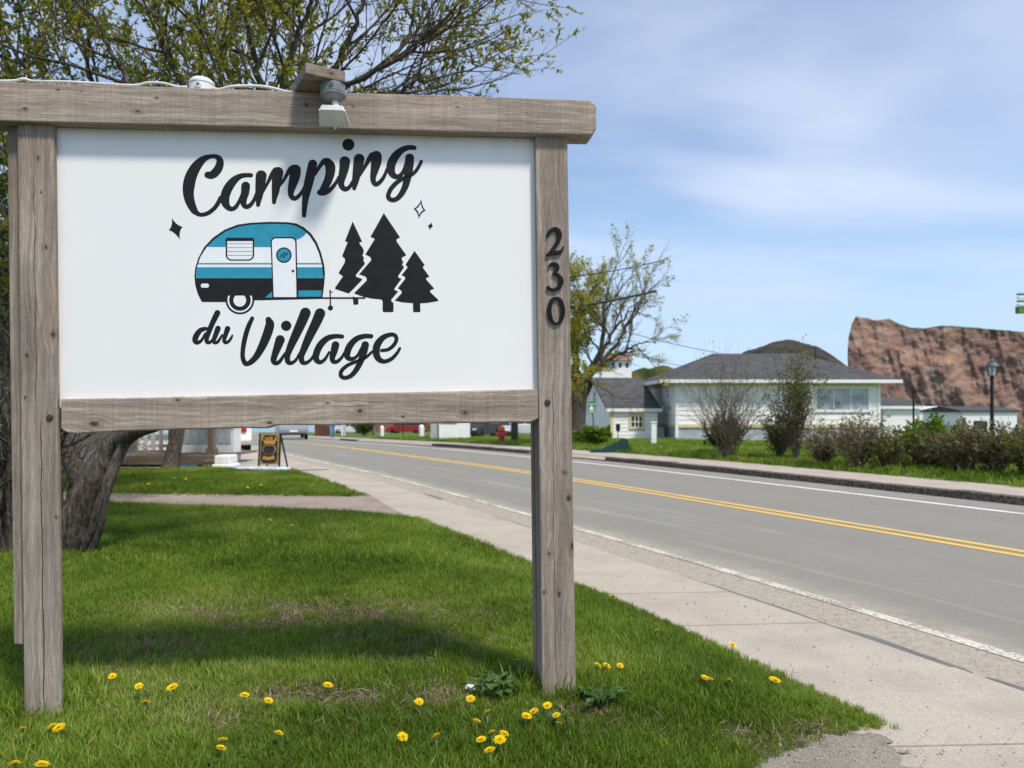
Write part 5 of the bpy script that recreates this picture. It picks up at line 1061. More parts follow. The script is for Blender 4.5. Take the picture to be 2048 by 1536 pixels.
MB().box(-6, 1.6, 0, 7, 0, 2.7).build('wall', plain('grey_green_wall', (.22, .24, .22), .7), o); MB().prism([(-.5, 2.7), (7.5, 2.7), (3.5, 5.0)], -6.4, 2.0, 'x').build('roof', M['roof'], o); MB().box(-6.2, 1.8, -.56, -.51, 2.55, 2.75).build('fascia', M['white'], o)
for i in range(2): MB().box(-4.5 + i * 3, -3.2 + i * 3, -.05, .02, 1.0, 2.1).build('window', M['white'], o)

# ================================================================= STREET FURNITURE ACROSS THE ROAD
Yl = 24.5; b_ = at(1984, 822, Yl); gl = gz(Yl) + .14; zt_ = CZ + (HY - 714) / F * Yl - gl
lp_ = empty('lantern_post', (b_.x, Yl, gl), 0, 'black old-style lantern on a dark post behind the hedge', 'street lamp'); zl = zt_ - .62
MB().lathe([(.12, 0), (.12, .12), (.075, .2), (.06, .9), (.05, zl - .15), (.065, zl - .12), (.065, zl - .08), (.05, zl - .05), (.07, zl)], 14).build('post', M['dark'], lp_)
MB().lathe([(.095, zl), (.11, zl + .015), (.16, zl + .30), (.155, zl + .31)], 6).build('lantern_glass', plain('frosted_glass', (.60, .63, .65), .25), lp_)
mb = MB()
for i in range(6): a = i * math.pi / 3; mb.bar((.112 * math.cos(a), .112 * math.sin(a), zl), (.166 * math.cos(a), .166 * math.sin(a), zl + .31), .02, .02)
mb.build('lantern_frame', M['dark'], lp_); MB().lathe([(.21, zl + .30), (.21, zl + .325), (.13, zl + .43), (.10, zl + .44), (.10, zl + .49), (.04, zl + .54), (.02, zl + .62)], 14).build('lantern_cap', plain('grey_cap', (.10, .105, .105), .4), lp_)
def thinpost(px, py0, py1, r, mat, label, name='fence_post', off_=.14, group=None):
    b_ = gp(px, py1, off_); h = (py1 - py0) / F * b_.y; o = MB().tube([(0, 0, -.05), (0, 0, h * .5), (0, 0, h)], [r, r, r * .9], 8).lathe([(r * 1.5, h), (r * 1.5, h + r), (r * .3, h + r * 2)], 8).build(name, mat, loc=b_, smooth=False); tag(o, label, 'post', group)
thinpost(1561, 770, 912, .022, M['white'], 'thin white pole rising left of the climber-clad bush'); thinpost(1624, 775, 918, .022, M['white'], 'thin white pole rising right of the climber-clad bush'); thinpost(1827, 782, 934, .022, M['dark'], 'thin dark post between the hedge bushes')
# green pole sign
b_ = gp(1190, 886, .12); gs_ = empty('green_sign', b_, 0, 'green pole sign with white emblem before the small cottage', 'sign'); h = (886 - 803) / F * b_.y; k_ = b_.y / F
MB().tube([(0, 0, -.05), (-.1, 0, h * .7), (-.16, 0, h)], .028, 8).build('pole', plain('green_pole', (.05, .12, .09), .5), gs_); mg = plain('green_enamel', (.02, .28, .12), .4, .06)
MB().box(-.16 - 7 * k_, -.16 + 7 * k_, -.05, -.03, h - 24 * k_, h).build('plate', mg, gs_)
mb = MB(); zc_ = h - 13 * k_; mb.prism([(-.16 - 4.5*k_, zc_ - 5*k_), (-.16 + 4.5*k_, zc_ - 5*k_), (-.16 + 4*k_, zc_ + 1*k_), (-.16, zc_ + 6*k_), (-.16 - 4*k_, zc_ + 1*k_)], -.056, -.051, 'y'); mb.build('emblem', M['white'], gs_)
MB().box(-.16 - 6 * k_, -.16 + 6 * k_, -.056, -.051, h - 6 * k_, h - 4.5 * k_).build('stripe', M['white'], gs_); MB().box(-.16 - 6 * k_, -.16 + 6 * k_, -.056, -.051, h - 22 * k_, h - 20 * k_).build('stripe', M['white'], gs_)
# dark green stepped cut-out
b_ = gp(1220, 906, .10); k_ = b_.y / F; prof = [(-40,0),(-25,5),(-8,15),(2,18),(4,21),(14,23),(22,30),(32,30),(36,19),(44,3),(46,0)]
o = empty('planter_cutout', b_, 0, 'dark green wooden cut-out shaped like a stepped rock beside the sidewalk', 'planter'); mgr = plain('dark_green_wood', (.012, .058, .052), .55, .15)
MB().prism([(a * k_, c * k_ - .02) for a, c in prof], -.05, .05, 'y').build('front_board', mgr, o); MB().prism([(a * k_ * .97 + .1, c * k_ * .96 - .02) for a, c in prof], .35, .45, 'y').build('back_board', mgr, o); MB().box(-38 * k_, 42 * k_, .052, .348, -.02, .10).build('base', mgr, o)
MB().box(26 * k_, 31 * k_, .052, .348, .1, 29 * k_).build('cross_board', mgr, o)
b_ = gp(1236, 884, .12); o = empty('garden_lamp', b_, 0, 'small black garden lamp on a stake before the cottage', 'lamp'); MB().tube([(0, 0, -.05), (0, 0, .5)], .018, 6).build('stake', M['dark'], o); MB().lathe([(.05, .5), (.10, .55), (.10, .75), (.13, .78), (.03, .86)], 10).build('lamp_head', M['dark'], o)
# hydrant, utility pole and wires
b_ = gp(1003, 889, .10); hy = empty('fire_hydrant', b_, R(20), 'red fire hydrant on the verge left of the right signpost', 'hydrant'); mr_ = plain('hydrant_red', (.42, .045, .04), .45, .15)
MB().lathe([(.19, 0), (.19, .05), (.13, .06), (.125, .55), (.16, .56), (.16, .60), (.14, .61), (.12, .70), (.06, .76), (.03, .77), (.03, .82)], 16).build('barrel', mr_, hy)
for s_ in (-1, 1): MB().lathe([(.06, .0), (.06, .09), (.075, .09), (.075, .13), (.03, .14)], 12, (s_ * .0, 0, .42), 'x').build('outlet', mr_, hy).scale = (s_ * 1.0, 1, 1)
for q in [x for x in hy.children if x.name.startswith('outlet')]: q.location.x = .11 * q.scale.x
MB().lathe([(.075, -.2), (.075, -.10)], 12, (0, 0, .40), 'y').build('pumper_outlet', mr_, hy)
b_ = gp(1029, 887, .10); up = empty('utility_pole', b_, 0, 'weathered wooden utility pole beside the red hydrant', 'utility pole'); mp_ = bark('pole_wood', (.09, .075, .055), (.24, .21, .165), .4, .4); Hp = 9.6
MB().tube([(0, 0, -.3), (0, 0, 4), (0, 0, Hp)], [.16, .14, .115], 12).build('pole', mp_, up, smooth=True); MB().box(-1.0, 1.0, -.2, -.12, Hp - .7, Hp - .58).build('crossarm', mp_, up)
for x_ in (-.9, -.35, .35, .9): MB().lathe([(.03, Hp - .58), (.05, Hp - .52), (.03, Hp - .45)], 8, (x_, -.16, 0)).build('insulator', M['dark'], up)
def wire(name, A, B, sag, r, label):
    A, B = Vector(A), Vector(B); P_ = [A.lerp(B, i / 16) - Vector((0, 0, sag * 4 * (i / 16) * (1 - i / 16))) - A for i in range(17)]; o = MB().tube(P_, r, 6).build(name, M['dark'], loc=A, smooth=True); tag(o, label, 'wire')
ptop = b_ + Vector((.1, -.16, 0))
wire('overhead_wire', at(1062, 562, 26.0), at(1330, 520, 26.6), .10, .018, 'thin upper wire crossing the top of the budding street tree'); wire('overhead_wire', at(1050, 626, 26.0), at(1312, 582, 26.6), .08, .042, 'thick black cable crossing the middle of the budding street tree')
wire('overhead_wire', at(1040, 592, b_.y), at(1438, 706, 37.6), .25, .015, 'thin service wire running from the pole to the bungalow roof ridge'); wire('overhead_wire', at(1040, 640, b_.y), at(1382, 735, 37), .2, .012, 'thin lower service wire sloping down to the bungalow eave')
# white kiosk, bollards, small posts on the far verge
b_ = gp(878, 881, .12); kY = b_.y; ki = empty('kiosk', b_, R(6), 'plain white box kiosk on the verge beyond the road', 'kiosk'); W = 62 / F * kY
MB().box(0, W, 0, 2.2, 0, 2.5).build('body', M['white'], ki); MB().box(-.45, -.02, .15, 2.0, 0, 2.2).build('side_box', plain('grey_side', (.40, .41, .42), .6), ki); MB().box(-.12, W + .12, -.12, 2.32, 2.5, 2.6).build('roof', M['found'], ki); f_ = MB().box(.1, .95, -.05, -.005, .93, 1.9).build('hatch', M['dark'], ki); MB().box(.16, .89, -.06, -.0505, .99, 1.84).build('hatch_pane', M['pane'], f_)
for a, b, h, lab in ((764,873,.85,'white bollard left of the red van on the far verge'), (843,878,.85,'white bollard between the red van and the kiosk')):
    o = MB().lathe([(.15, -.1), (.15, h - .1), (.11, h - .02), (.03, h)], 12).build('bollard', M['white'], loc=gp(a, b, .12)); tag(o, lab, 'bollard')
o = MB().tube([(0, 0, -.1), (0, 0, 1.2), (0, 0, 2.4)], [.19, .18, .17], 10).build('timber_post', mp_, loc=gp(748, 872, .12)); tag(o, 'grey timber post left of the white bollards', 'post')
thinpost(806, 835, 875, .03, M['dark'], 'thin dark signpost before the red van')
shrub('verge_bush', 'small dark bush on the far verge beside the timber post', gp(728, 872, .12), 1.1, .7, 91, M['twig'], M['leaf_d'], 16, .02, 6, .14, .08, 1)
o = MB().box(-.55, .55, -.4, .4, 0, 1.15).box(-.6, .6, -.45, .45, 1.15, 1.22).build('wooden_bin', plain('brown_bin', (.11, .045, .03), .7), loc=gp(645, 872, .12)); tag(o, 'brown wooden bin behind the walkers on the far sidewalk', 'bin')
# green slatted end of a sign board, just inside the right edge
Yg = 16.0; a, b = at(2038, 626, Yg), at(2110, 585, Yg); W = b.x - a.x; g0 = gz(Yg) + .14; o = empty('slatted_sign', (a.x, Yg, g0), 0, 'green and white slatted sign board high at the right edge', 'sign'); mgn = plain('leaf_green_paint', (.10, .22, .05), .5)
z0, z1 = a.z - g0, b.z - g0; MB().box(0, W, 0, .12, z0, z0 + .15).build('panel', mgn, o)
for i in range(4): MB().box(0, W, 0, .08, z0 + .17 + i * .075, z0 + .205 + i * .075).build('slat', (M['white'], mgn)[i % 2], o)
MB().tube([(W * .7, .16, 0), (W * .7, .16, z1)], .05, 10).build('pole', M['dark'], o)

# ================================================================= LEFT: CAFE DECK, BOARD SIGN
wd = wood('deck_timber', 'x', .55, .5, (), (), 3.0); wd2 = wood('deck_post_timber', 'z', .6, .35, (), (), 5.0); YD = 17.6
b_ = gp(222, 937, .12); k_ = YD / F; dk = empty('cafe_deck', (at(238, 900, YD).x, YD, gz(YD) + .03), R(-2), 'low brown wooden deck with square posts at the cafe left of the road', 'deck'); DW = (432 - 238) * k_
zt_ = CZ + (HY - 912) / F * YD - gz(YD) - .03
n_ = 9
for i in range(n_): MB().box(-3.0, DW, i * .3, i * .3 + .285, zt_ - .05, zt_).build('deck_board', wd, dk)
MB().box(-3.0, DW + .01, -.03, -.004, zt_ - .20, zt_ - .005).build('fascia_board', wd, dk); MB().box(DW - .12, DW + .28, -.34, .3, 0, zt_ * .55).build('step', wd, dk); MB().box(DW - .12, DW + .32, -.36, .32, zt_ * .55, zt_ * .55 + .045).build('step_tread', wd, dk)
for x_ in (.2, DW * .5, DW - .2): MB().box(x_ - .06, x_ + .06, .1, .22, -.02, zt_ - .055).build('support', wd2, dk)
for px_, y_ in ((405, .5), (276, 1.6)): x_ = (px_ - 238) * k_; MB().box(x_ - .075, x_ + .075, y_, y_ + .15, zt_, zt_ + 2.5).build('post', wd2, dk); MB().box(x_ - .11, x_ + .11, y_ - .03, y_ + .18, zt_ + .001, zt_ + .16).build('post_foot', wd2, dk)
# white picket balustrade and white panelled counter on the deck
bl = empty('picket_railing', (at(250, 900, YD + 2).x, YD + 2.2, gz(YD) + .03 + zt_), R(-2), 'white picket railing along the back of the cafe deck', 'railing'); k2 = (YD + 2) / F
MB().box(-2, 82 * k2, 0, .06, .10, .18).build('rail', M['white'], bl); MB().box(-2, 82 * k2, 0, .06, .82, .9).build('rail', M['white'], bl)
for i in range(14): x_ = -1.9 + i * .21; MB().box(x_, x_ + .105, -.025, -.001, .02, 1.0).build('picket', M['white'], bl)
ct_ = empty('cafe_counter', (at(352, 900, YD + 1.6).x, YD + 1.6, gz(YD) + .03), R(-2), 'white counter with pale grey panels at the road end of the cafe deck', 'counter'); k2 = (YD + 1.6) / F; W = (468 - 352) * k2
MB().box(0, W, 0, .5, 0, 1.02).build('body', M['white'], ct_); MB().box(-.05, W + .06, -.08, .56, 1.02, 1.08).build('counter_top', plain('pale_grey_top', (.52, .54, .56), .5), ct_)
mpl = plain('pale_grey_panel', (.50, .53, .57), .5)
for i in range(8): x_ = .05 + i * (W - .1) / 8; MB().box(x_ + .012, x_ + (W - .1) / 8 - .012, -.02, -.002, .50, .86).build('panel', mpl, ct_)
o = MB().box(-.22, .22, -.3, .3, 0, .10).box(-.18, .18, -.26, .26, .10, .30).build('white_plinth', M['white'], loc=at(452, 934, 17.4) * 1.0, bevel=.03); o.location.z = gz(17.4) + .03; tag(o, 'low white plinth at the road end of the cafe deck', 'plinth')
mpa = NT('pastel_painted_board'); f = mpa.noise(mpa.mapv(mpa.obj(), (1.2, 3, 3)), 1.6, 3, .5, .8); mpastel = mpa.fin(mpa.ramp(f, [(.25, (.12, .42, .75)), (.42, (.35, .62, .85)), (.5, (.78, .82, .86)), (.58, (.55, .42, .66)), (.72, (.20, .55, .75))]), .4, .4)
c_ = gp(522, 940, .06); k2 = c_.y / F; L_ = 62 * k2; ring = []
for i in range(13):
    f_ = -1 + i / 6; w_ = .26 * math.sqrt(max(0.0, 1 - abs(f_) ** 2.2)) + .01; ring.append([(L_ * f_, -w_, .0), (L_ * f_, -w_ * .7, .05), (L_ * f_, w_ * .7, .05), (L_ * f_, w_, .0), (L_ * f_, 0, -.03)])
o = MB().loft(ring).build('painted_board', mpastel, loc=(c_.x, c_.y, gz(c_.y) + .075), rz=R(-8), smooth=True); tag(o, 'pastel blue and pink painted board lying at the lawn edge below the board sign', 'board')
o = MB().box(0, 52 * k_, 0, .03, 0, .22).box(0, 52 * k_, -.01, -.001, .02, .2).build('turquoise_board', plain('turquoise_paint', (.10, .50, .62), .5, .25, 3), loc=(at(345, 900, YD).x, YD - .06, gz(YD) + .02)); tag(o, 'turquoise painted board under the edge of the cafe deck', 'board')
# the other trunk by the deck
b_ = lp(338, 938); std_tree('deck_tree', 'straight trunked tree standing before the cafe deck', (b_.x, b_.y, b_.z), 6.5, 2.4, 44, M['bark'], M['leaf_a'], par2, 6, (.25, .3), .17, 5, .07, .035, .35, .01, .3)
# chalkboard sign
b_ = gp(546, 936, .03); k2 = b_.y / F; ab = empty('board_sign', b_, R(-6), 'standing cafe board sign with gold lettering and gold-framed black panel', 'sign'); mgd = plain('gold_paint', (.42, .27, .09), .55, .25, 30); mbk = plain('chalk_black', (.030, .034, .036), .6, .2, 10); mor = plain('orange_gold', (.70, .36, .08), .5, .15, 20)
WB, HB = 42 * k2, 62 * k2; zb_ = 8 * k2; tl_ = .10
def AB(x, z, o_=0.0): return (x, (z - zb_) * tl_ * 1.0 - .22 + o_, z)
def abox(name, mat, x0, x1, z0, z1, o0, o1, par): 
    v = [AB(x, z, o_) for o_ in (o0, o1) for x, z in ((x0, z0), (x1, z0), (x1, z1), (x0, z1))]; return MB().add(v, [(0,1,2,3),(7,6,5,4),(0,4,5,1),(1,5,6,2),(2,6,7,3),(3,7,4,0)]).build(name, mat, par)
def apoly(name, mat, pts, o_, par, d=.006):
    n = len(pts); v = [AB(x, z, o_) for x, z in pts] + [AB(x, z, o_ + d) for x, z in pts]; return MB().add(v, [tuple(range(n)), tuple(range(2*n-1, n-1, -1))] + [(i, i+n, (i+1) % n + n, (i+1) % n) for i in range(n)]).build(name, mat, par)
for s_ in (-1, 1):
    abox('leg', M['dark'], s_ * WB / 2 - .02, s_ * WB / 2 + .02, 0, zb_ + HB, -.01, .015, ab); MB().bar((s_ * WB / 2, .26, 0), (s_ * WB / 2, -.14, zb_ + HB - .02), .03, .03).build('rear_leg', M['dark'], ab)
bd = abox('panel', mgd, -WB / 2 + .022, WB / 2 - .022, zb_, zb_ + HB, -.012, .010, ab)
def octo(w, h, c): return [(-w + c, -h), (w - c, -h), (w, -h + c), (w, h - c), (w - c, h), (-w + c, h), (-w, h - c), (-w, -h + c)]
zc_ = zb_ + HB / 2
apoly('black_field', mbk, [(x, z + zc_) for x, z in octo(WB * .40, HB * .44, .07)], -.020, bd); apoly('frame', mgd, [(x, z + zc_ - .01) for x, z in octo(WB * .33, HB * .155, .07)], -.027, bd); apoly('slate', mbk, [(x, z + zc_ - .01) for x, z in octo(WB * .28, HB * .125, .05)], -.034, bd)
def txt(body, size, x, z, mat, shear=0.0):
    cu = bpy.data.curves.new('lettering', 'FONT'); cu.body = body; cu.size = size; cu.align_x = 'CENTER'; cu.align_y = 'CENTER'; cu.extrude = .002; cu.shear = shear; cu.offset = size * .02; cu.materials.append(mat); o = bpy.data.objects.new('tmp', cu); COL.objects.link(o); dg = bpy.context.evaluated_depsgraph_get(); nm = bpy.data.meshes.new_from_object(o.evaluated_get(dg)); bpy.data.objects.remove(o); o = bpy.data.objects.new('lettering', nm); COL.objects.link(o); o.parent = bd
    o.location = AB(x, z, -.030); o.rotation_euler = (R(90) - math.atan(tl_), 0, 0)
txt('CAFÉ &', .115, 0, zc_ + HB * .31, mor)
mb = MB(); rr = random.Random(4)
for i in range(8): x_ = -WB * .26 + i * WB * .066; z_ = zc_ + HB * .215; mb.add([AB(x_, z_ - .035, -.029), AB(x_ + .042, z_ - .035, -.029), AB(x_ + .042, z_ + .035 + .01 * rr.random(), -.029), AB(x_ + .004, z_ + .035, -.029)], [(0, 1, 2, 3)])
mb.build('lettering', mor, bd); mb = MB()
q, d_, n_v = ribbon([(-.14, -.02, .03), (-.10, .05, .035), (-.07, -.03, .03), (-.03, .03, .035), (0, -.03, .03), (.04, .03, .035), (.07, -.02, .03), (.10, .06, .03), (.13, -.02, .03)], 6); v = []
for i in range(len(q)):
    for s_ in (1, -1): v.append(AB(q[i, 0] + s_ * n_v[i, 0] * q[i, 2] / 2, zc_ - HB * .30 + q[i, 1] + s_ * n_v[i, 1] * q[i, 2] / 2, -.029))
mb.add(v, [(2*i, 2*i+1, 2*i+3, 2*i+2) for i in range(len(q) - 1)]).build('lettering', mor, bd)

# ================================================================= VEHICLES (y forward, z up, base at the wheels)
m_tyre = plain('tyre_rubber', (.012, .012, .013), .85, .2, 20); m_rim = plain('alloy', (.45, .46, .47), .3, .1, 20, metal=.7); m_glass = plain('car_glass', (.015, .018, .022), .06, .2, 3, .6); m_tail = plain('tail_lamp', (.45, .02, .02), .25); m_headl = plain('head_lamp', (.65, .67, .68), .15); m_trim = plain('black_trim', (.02, .02, .021), .6)
def carpaint(name, c, rough=.25): return plain(name, c, rough, .02, 3, .5)
PR = {'hatch': dict(L=3.7, W=1.66, body=[(-1.85,.32),(-1.80,.62),(-1.72,.95),(-.4,.98),(.75,.96),(1.55,.82),(1.82,.62),(1.85,.35),(1.6,.24),(-1.6,.24)], glass=[(-1.66,.93),(-1.38,1.38),(-.6,1.50),(.05,1.47),(.78,.93)], wh=(-1.15, 1.15), wr=.30),
      'suv': dict(L=4.5, W=1.85, body=[(-2.25,.42),(-2.22,.9),(-2.12,1.08),(0,1.1),(.95,1.08),(2.0,.98),(2.22,.75),(2.25,.42),(2.0,.3),(-2.0,.3)], glass=[(-2.05,1.05),(-1.75,1.62),(-.6,1.70),(.25,1.66),(1.05,1.05)], wh=(-1.38, 1.38), wr=.36),
      'sedan': dict(L=4.5, W=1.8, body=[(-2.25,.38),(-2.22,.78),(-2.0,.98),(-1.2,.98),(.9,.95),(1.95,.85),(2.22,.62),(2.25,.36),(2.0,.26),(-2.0,.26)], glass=[(-1.62,.95),(-.95,1.40),(-.2,1.46),(.3,1.42),(1.15,.93)], wh=(-1.38, 1.40), wr=.33),
      'van': dict(L=4.9, W=1.95, body=[(-2.45,.42),(-2.45,1.05),(-2.4,1.12),(0,1.12),(1.3,1.1),(2.2,.95),(2.42,.7),(2.45,.42),(2.2,.3),(-2.2,.3)], glass=[(-2.4,1.08),(-2.28,1.75),(-.6,1.85),(.6,1.82),(1.5,1.08)], wh=(-1.5, 1.5), wr=.35),
      'pickup': dict(L=5.6, W=1.98, body=[(-2.8,.52),(-2.8,1.12),(-.9,1.14),(.9,1.14),(2.5,1.06),(2.75,.85),(2.8,.5),(2.5,.4),(-2.6,.4)], glass=[(-.95,1.1),(-.75,1.76),(.2,1.82),(.45,1.78),(1.15,1.1)], wh=(-1.75, 1.75), wr=.40)}
def car(kind, loc, rz, paint, label, name='parked_car', group=None, cat='car'):
    q = PR[kind]; W = q['W'] / 2; o = empty(name, loc, rz, label, cat, group); cz_ = .62
    def prof(P, s_): return [(y_ * (1 - (1 - s_) * .35), cz_ + (z_ - cz_) * s_) for y_, z_ in P]
    body = []; P_ = q['body']; P2 = []                       # round the profile
    for i in range(len(P_)):
        a, b = np.array(P_[i - 1]), np.array(P_[i]); c = np.array(P_[(i + 1) % len(P_)]); P2 += [tuple(b + (a - b) * min(.3, .12 / max(.01, np.linalg.norm(a - b)))), tuple(b + (c - b) * min(.3, .12 / max(.01, np.linalg.norm(c - b))))]
    for x_, s_ in ((-W, .86), (-W * .97, .95), (-W * .88, 1.0), (0, 1.01), (W * .88, 1.0), (W * .97, .95), (W, .86)): body.append([(x_, y_, z_) for y_, z_ in prof(P2, s_)])
    MB().loft(body).build('body', paint, o, smooth=False, bevel=.02)
    zb_ = q['glass'][0][1]; zt_ = max(z_ for _, z_ in q['glass'])
    def tum(x_, z_): return x_ * (1 - .20 * (z_ - zb_) / (zt_ - zb_))
    G_ = q['glass']; mb = MB(); mb.loft([[(tum(x_, z_), y_, z_ - .02) for y_, z_ in G_] for x_ in (-W * .93, -W * .5, W * .5, W * .93)]); mb.build('windows', m_glass, o, bevel=.03)
    top = [p_ for p_ in G_ if p_[1] > zb_ + (zt_ - zb_) * .75]; top = [(top[0][0] - .05, top[0][1] - .03)] + top + [(top[-1][0] + .06, top[-1][1] - .04)]
    mb = MB(); mb.loft([[(tum(x_, z_) * 1.01, y_, z_ - dz) for y_, z_ in top] + [(tum(x_, z_) * 1.01, y_, z_ - .07) for y_, z_ in reversed(top)] for x_, dz in ((-W * .94, .03), (-W * .8, -.012), (W * .8, -.012), (W * .94, .03))]); rf_ = mb.build('roof', paint, o)
    mb = MB()
    for s_ in (-1, 1):
        for (ya, za), (yb_, zb2) in ((G_[0], G_[1]), (G_[-1], G_[-2])): mb.bar((s_ * tum(W * .94, za), ya, za), (s_ * tum(W * .95, zb2), yb_, zb2 - .03), .07, .09)
        mb.bar((s_ * tum(W * .95, zb_), -.2, zb_), (s_ * tum(W * .955, zt_), -.25, zt_ - .05), .04, .08)
    mb.build('pillars', paint, o)
    for y_ in q['wh']:
        for s_ in (-1, 1):
            r_ = q['wr']; w_ = empty('wheel', (s_ * (W - .10), y_, r_), 0); w_.parent = o
            MB().lathe([(r_ * .62, -.10), (r_ * .95, -.10), (r_, -.06), (r_, .06), (r_ * .95, .10), (r_ * .62, .10)], 22, ax='x').build('tyre', m_tyre, w_); MB().lathe([(.03, -.085), (r_ * .62, -.075), (r_ * .63, .0), (r_ * .62, .075), (.03, .085)], 16, ax='x').build('rim', m_rim, w_)
    yr, yf = q['body'][0][0], -q['body'][0][0]; zL = q['body'][1][1] * .5 + q['body'][2][1] * .5
    for s_ in (-1, 1):
        if kind == 'hatch': MB().lathe([(.02, -.05), (.085, -.045), (.095, .0), (.095, .12)], 14, (s_ * W * .70, yr + .05, .76), 'y').build('tail_light', m_tail, o)
        else: MB().box(s_ * W * .80 - .09, s_ * W * .80 + .09, yr - .012, yr + .25, zL - .22, zL - .02).build('tail_light', m_tail, o, bevel=.02)
        MB().box(s_ * W * .74 - .14, s_ * W * .74 + .14, yf - .32, yf + .006, .62, .76).build('headlight', m_headl, o, bevel=.03); MB().box(s_ * (W + .08) - .09, s_ * (W + .08) + .09, .55, .75, zb_, zb_ + .15).build('mirror', paint, o, bevel=.03)
    MB().box(-W * .9, W * .9, yr - .05, yr + .2, .36, .50).build('bumper', m_trim if kind != 'hatch' else paint, o, bevel=.04); MB().box(-W * .9, W * .9, yf - .2, yf + .05, .34, .48).build('bumper', m_trim, o, bevel=.04); MB().box(-.26, .26, yr - .062, yr - .051, .58, .70).build('licence_plate', M['white'], o)
    if kind == 'pickup':
        MB().box(-W * .86, W * .86, yr + .12, -1.05, 1.135, 1.15).build('bed', m_trim, o); MB().box(-W * .92, W * .92, yr - .03, yr - .002, .72, 1.10).build('tailgate', paint, o, bevel=.02)
    return o
c_white = carpaint('white_car_paint', (.75, .75, .74)); c_grey = carpaint('silver_car_paint', (.36, .38, .40), .3); c_dark = carpaint('dark_car_paint', (.03, .033, .038)); c_red = carpaint('dark_red_paint', (.28, .02, .022))
wc = at(449, 906, 23.6); car('hatch', (wc.x - .75, 25.3, gz(25.3) + .03), R(24), c_white, 'small rounded white hatchback parked beside the cafe counter')
pk = gp(586, 879); car('pickup', (pk.x - .9, pk.y + 2.6, gz(pk.y + 2.6)), R(20), c_grey, 'silver grey pickup driving away in the far lane', 'pickup_truck', cat='pickup')
def cg_(px, py): p_ = gp(px, py, .05); return (p_.x, p_.y, p_.z)
rv = gp(812, 866, .05); car('van', cg_(812, 868), R(82), c_red, 'dark red van parked behind the white bollards', 'parked_van', 'vehicles parked across the road', 'van')
car('suv', cg_(955, 877), R(160), c_dark, 'dark grey suv parked right of the white kiosk', group='vehicles parked across the road'); car('sedan', cg_(986, 874), R(30), c_grey, 'silver car parked between the dark suv and the hydrant', group='vehicles parked across the road')
car('suv', cg_(1052, 874), R(70), c_white, 'white suv parked behind the utility pole', group='vehicles parked across the road'); car('sedan', cg_(702, 868), R(75), c_white, 'white car parked behind the walkers on the far side', group='vehicles parked across the road')

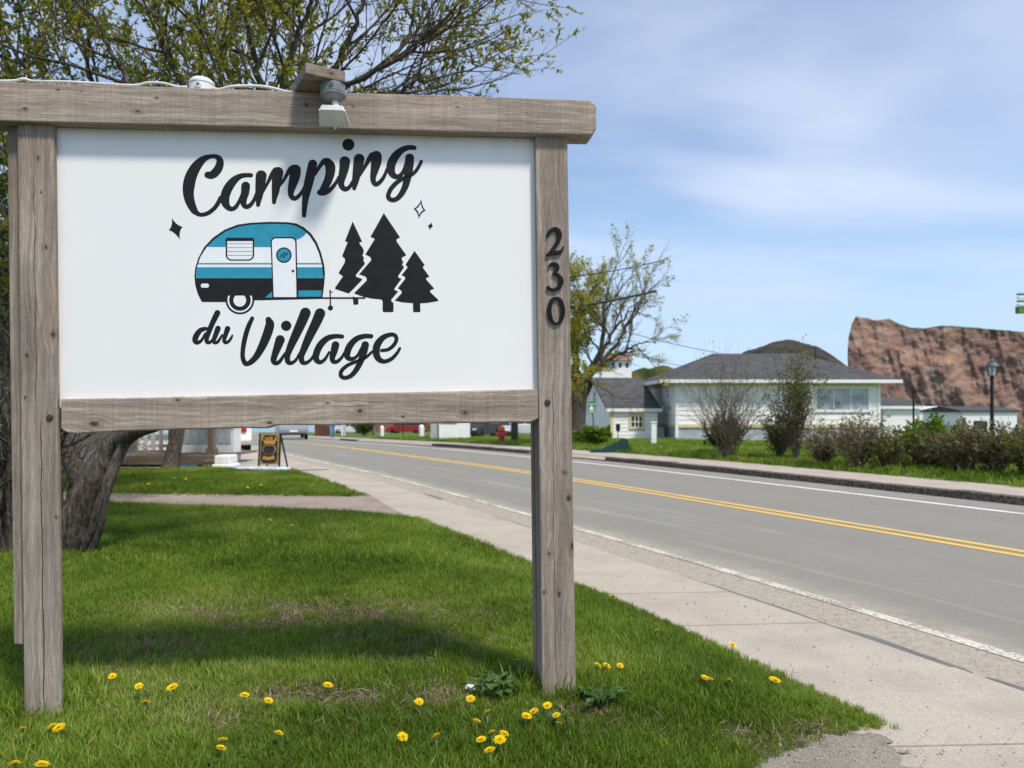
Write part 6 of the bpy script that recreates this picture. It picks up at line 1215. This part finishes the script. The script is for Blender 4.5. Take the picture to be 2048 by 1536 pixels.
# ================================================================= TWO WALKERS ON THE FAR SIDEWALK
def person(loc, rz, shirt, pants, hairc, label, stride=.16, seed=0):
    J = {'pel': (0,0,.95), 'wst': (0,0,1.08), 'chs': (0,.01,1.32), 'nck': (0,.01,1.47), 'hdl': (0,.03,1.54), 'hdm': (0,.035,1.62), 'hdt': (0,.03,1.72)}
    E = [('pel','wst'),('wst','chs'),('chs','nck'),('nck','hdl'),('hdl','hdm'),('hdm','hdt')]; Rd = {'pel': (.16,.12), 'wst': (.145,.105), 'chs': (.17,.115), 'nck': (.055,.055), 'hdl': (.065,.07), 'hdm': (.078,.095), 'hdt': (.06,.07)}
    for s_, n_ in ((-1, 'l'), (1, 'r')):
        f_ = s_ * stride
        J.update({n_+'hip': (s_*.09,0,.90), n_+'kn': (s_*.095,f_*.55+.03,.50), n_+'an': (s_*.095,f_,.09), n_+'to': (s_*.10,f_+.17,.035), n_+'sh': (s_*.19,0,1.40), n_+'el': (s_*.25,-f_*.35-.03,1.12), n_+'wr': (s_*.25,-f_*.8+.06,.90), n_+'pm': (s_*.25,-f_*.85+.08,.83)})
        E += [('pel',n_+'hip'),(n_+'hip',n_+'kn'),(n_+'kn',n_+'an'),(n_+'an',n_+'to'),('chs',n_+'sh'),(n_+'sh',n_+'el'),(n_+'el',n_+'wr'),(n_+'wr',n_+'pm')]
        Rd.update({n_+'hip': (.095,.10), n_+'kn': (.068,.07), n_+'an': (.05,.05), n_+'to': (.04,.03), n_+'sh': (.065,.065), n_+'el': (.048,.048), n_+'wr': (.033,.035), n_+'pm': (.03,.042)})
        for k_, (dx, L_) in enumerate(((-.028,.075),(-.01,.085),(.01,.082),(.028,.068),(-.05,.045))):
            a = n_ + 'f%d' % k_; J[a] = (s_*.25 + dx * .5, -f_*.85+.09 + dx * .7, .83 - L_); E.append((n_+'pm', a)); Rd[a] = (.010,.010)
    ks = list(J); me = bpy.data.meshes.new('body'); me.from_pydata([J[k_] for k_ in ks], [(ks.index(a), ks.index(b)) for a, b in E], []); tmp = bpy.data.objects.new('tmp', me); COL.objects.link(tmp)
    sk = tmp.modifiers.new('s', 'SKIN'); 
    if not me.skin_vertices: 
        bm = bmesh.new(); bm.from_mesh(me); bm.verts.layers.skin.verify(); bm.to_mesh(me); bm.free()
    for i, k_ in enumerate(ks): me.skin_vertices[0].data[i].radius = Rd[k_]; me.skin_vertices[0].data[i].use_root = (k_ == 'pel')
    tmp.modifiers.new('d', 'SUBSURF').levels = 2
    dg = bpy.context.evaluated_depsgraph_get(); nm = bpy.data.meshes.new_from_object(tmp.evaluated_get(dg)); bpy.data.objects.remove(tmp)
    nm.materials.clear()
    for m_ in (pants, shirt, plain('skin', (.50, .31, .23), .5), plain('shoe', (.06, .055, .05), .6)): nm.materials.append(m_)
    for p_ in nm.polygons:
        c_ = p_.center; p_.use_smooth = True; p_.material_index = 3 if c_.z < .085 else 2 if (c_.z > 1.47 and abs(c_.x) < .12) or (c_.z < .89 and abs(c_.x) > .20) else 1 if c_.z > .97 or abs(c_.x) > .195 else 0
    o = empty('person', loc, rz, label, 'person', 'two walkers on the far sidewalk'); b = bpy.data.objects.new('body', nm); COL.objects.link(b); b.parent = o
    MB().lathe([(.02, 1.775), (.07, 1.76), (.098, 1.70), (.10, 1.62), (.085, 1.55)], 14, (0, .005, 0)).build('hair', hairc, o, smooth=True); return o
hb = plain('dark_hair', (.03, .02, .015), .6)
b_ = gp(664, 877, .11); person(b_, R(200), plain('navy_top', (.03, .035, .06), .8), plain('blue_jeans', (.10, .19, .32), .85), hb, 'person in blue jeans walking on the far sidewalk')
b_ = gp(687, 875, .11); person(b_, R(20), plain('black_top', (.015, .015, .017), .8), plain('white_trousers', (.68, .68, .67), .85), hb, 'person in white trousers walking on the far sidewalk', .10)
scn.cycles.max_bounces = 6; scn.cycles.diffuse_bounces = 3; scn.cycles.glossy_bounces = 2; scn.cycles.transmission_bounces = 3; scn.cycles.transparent_max_bounces = 4
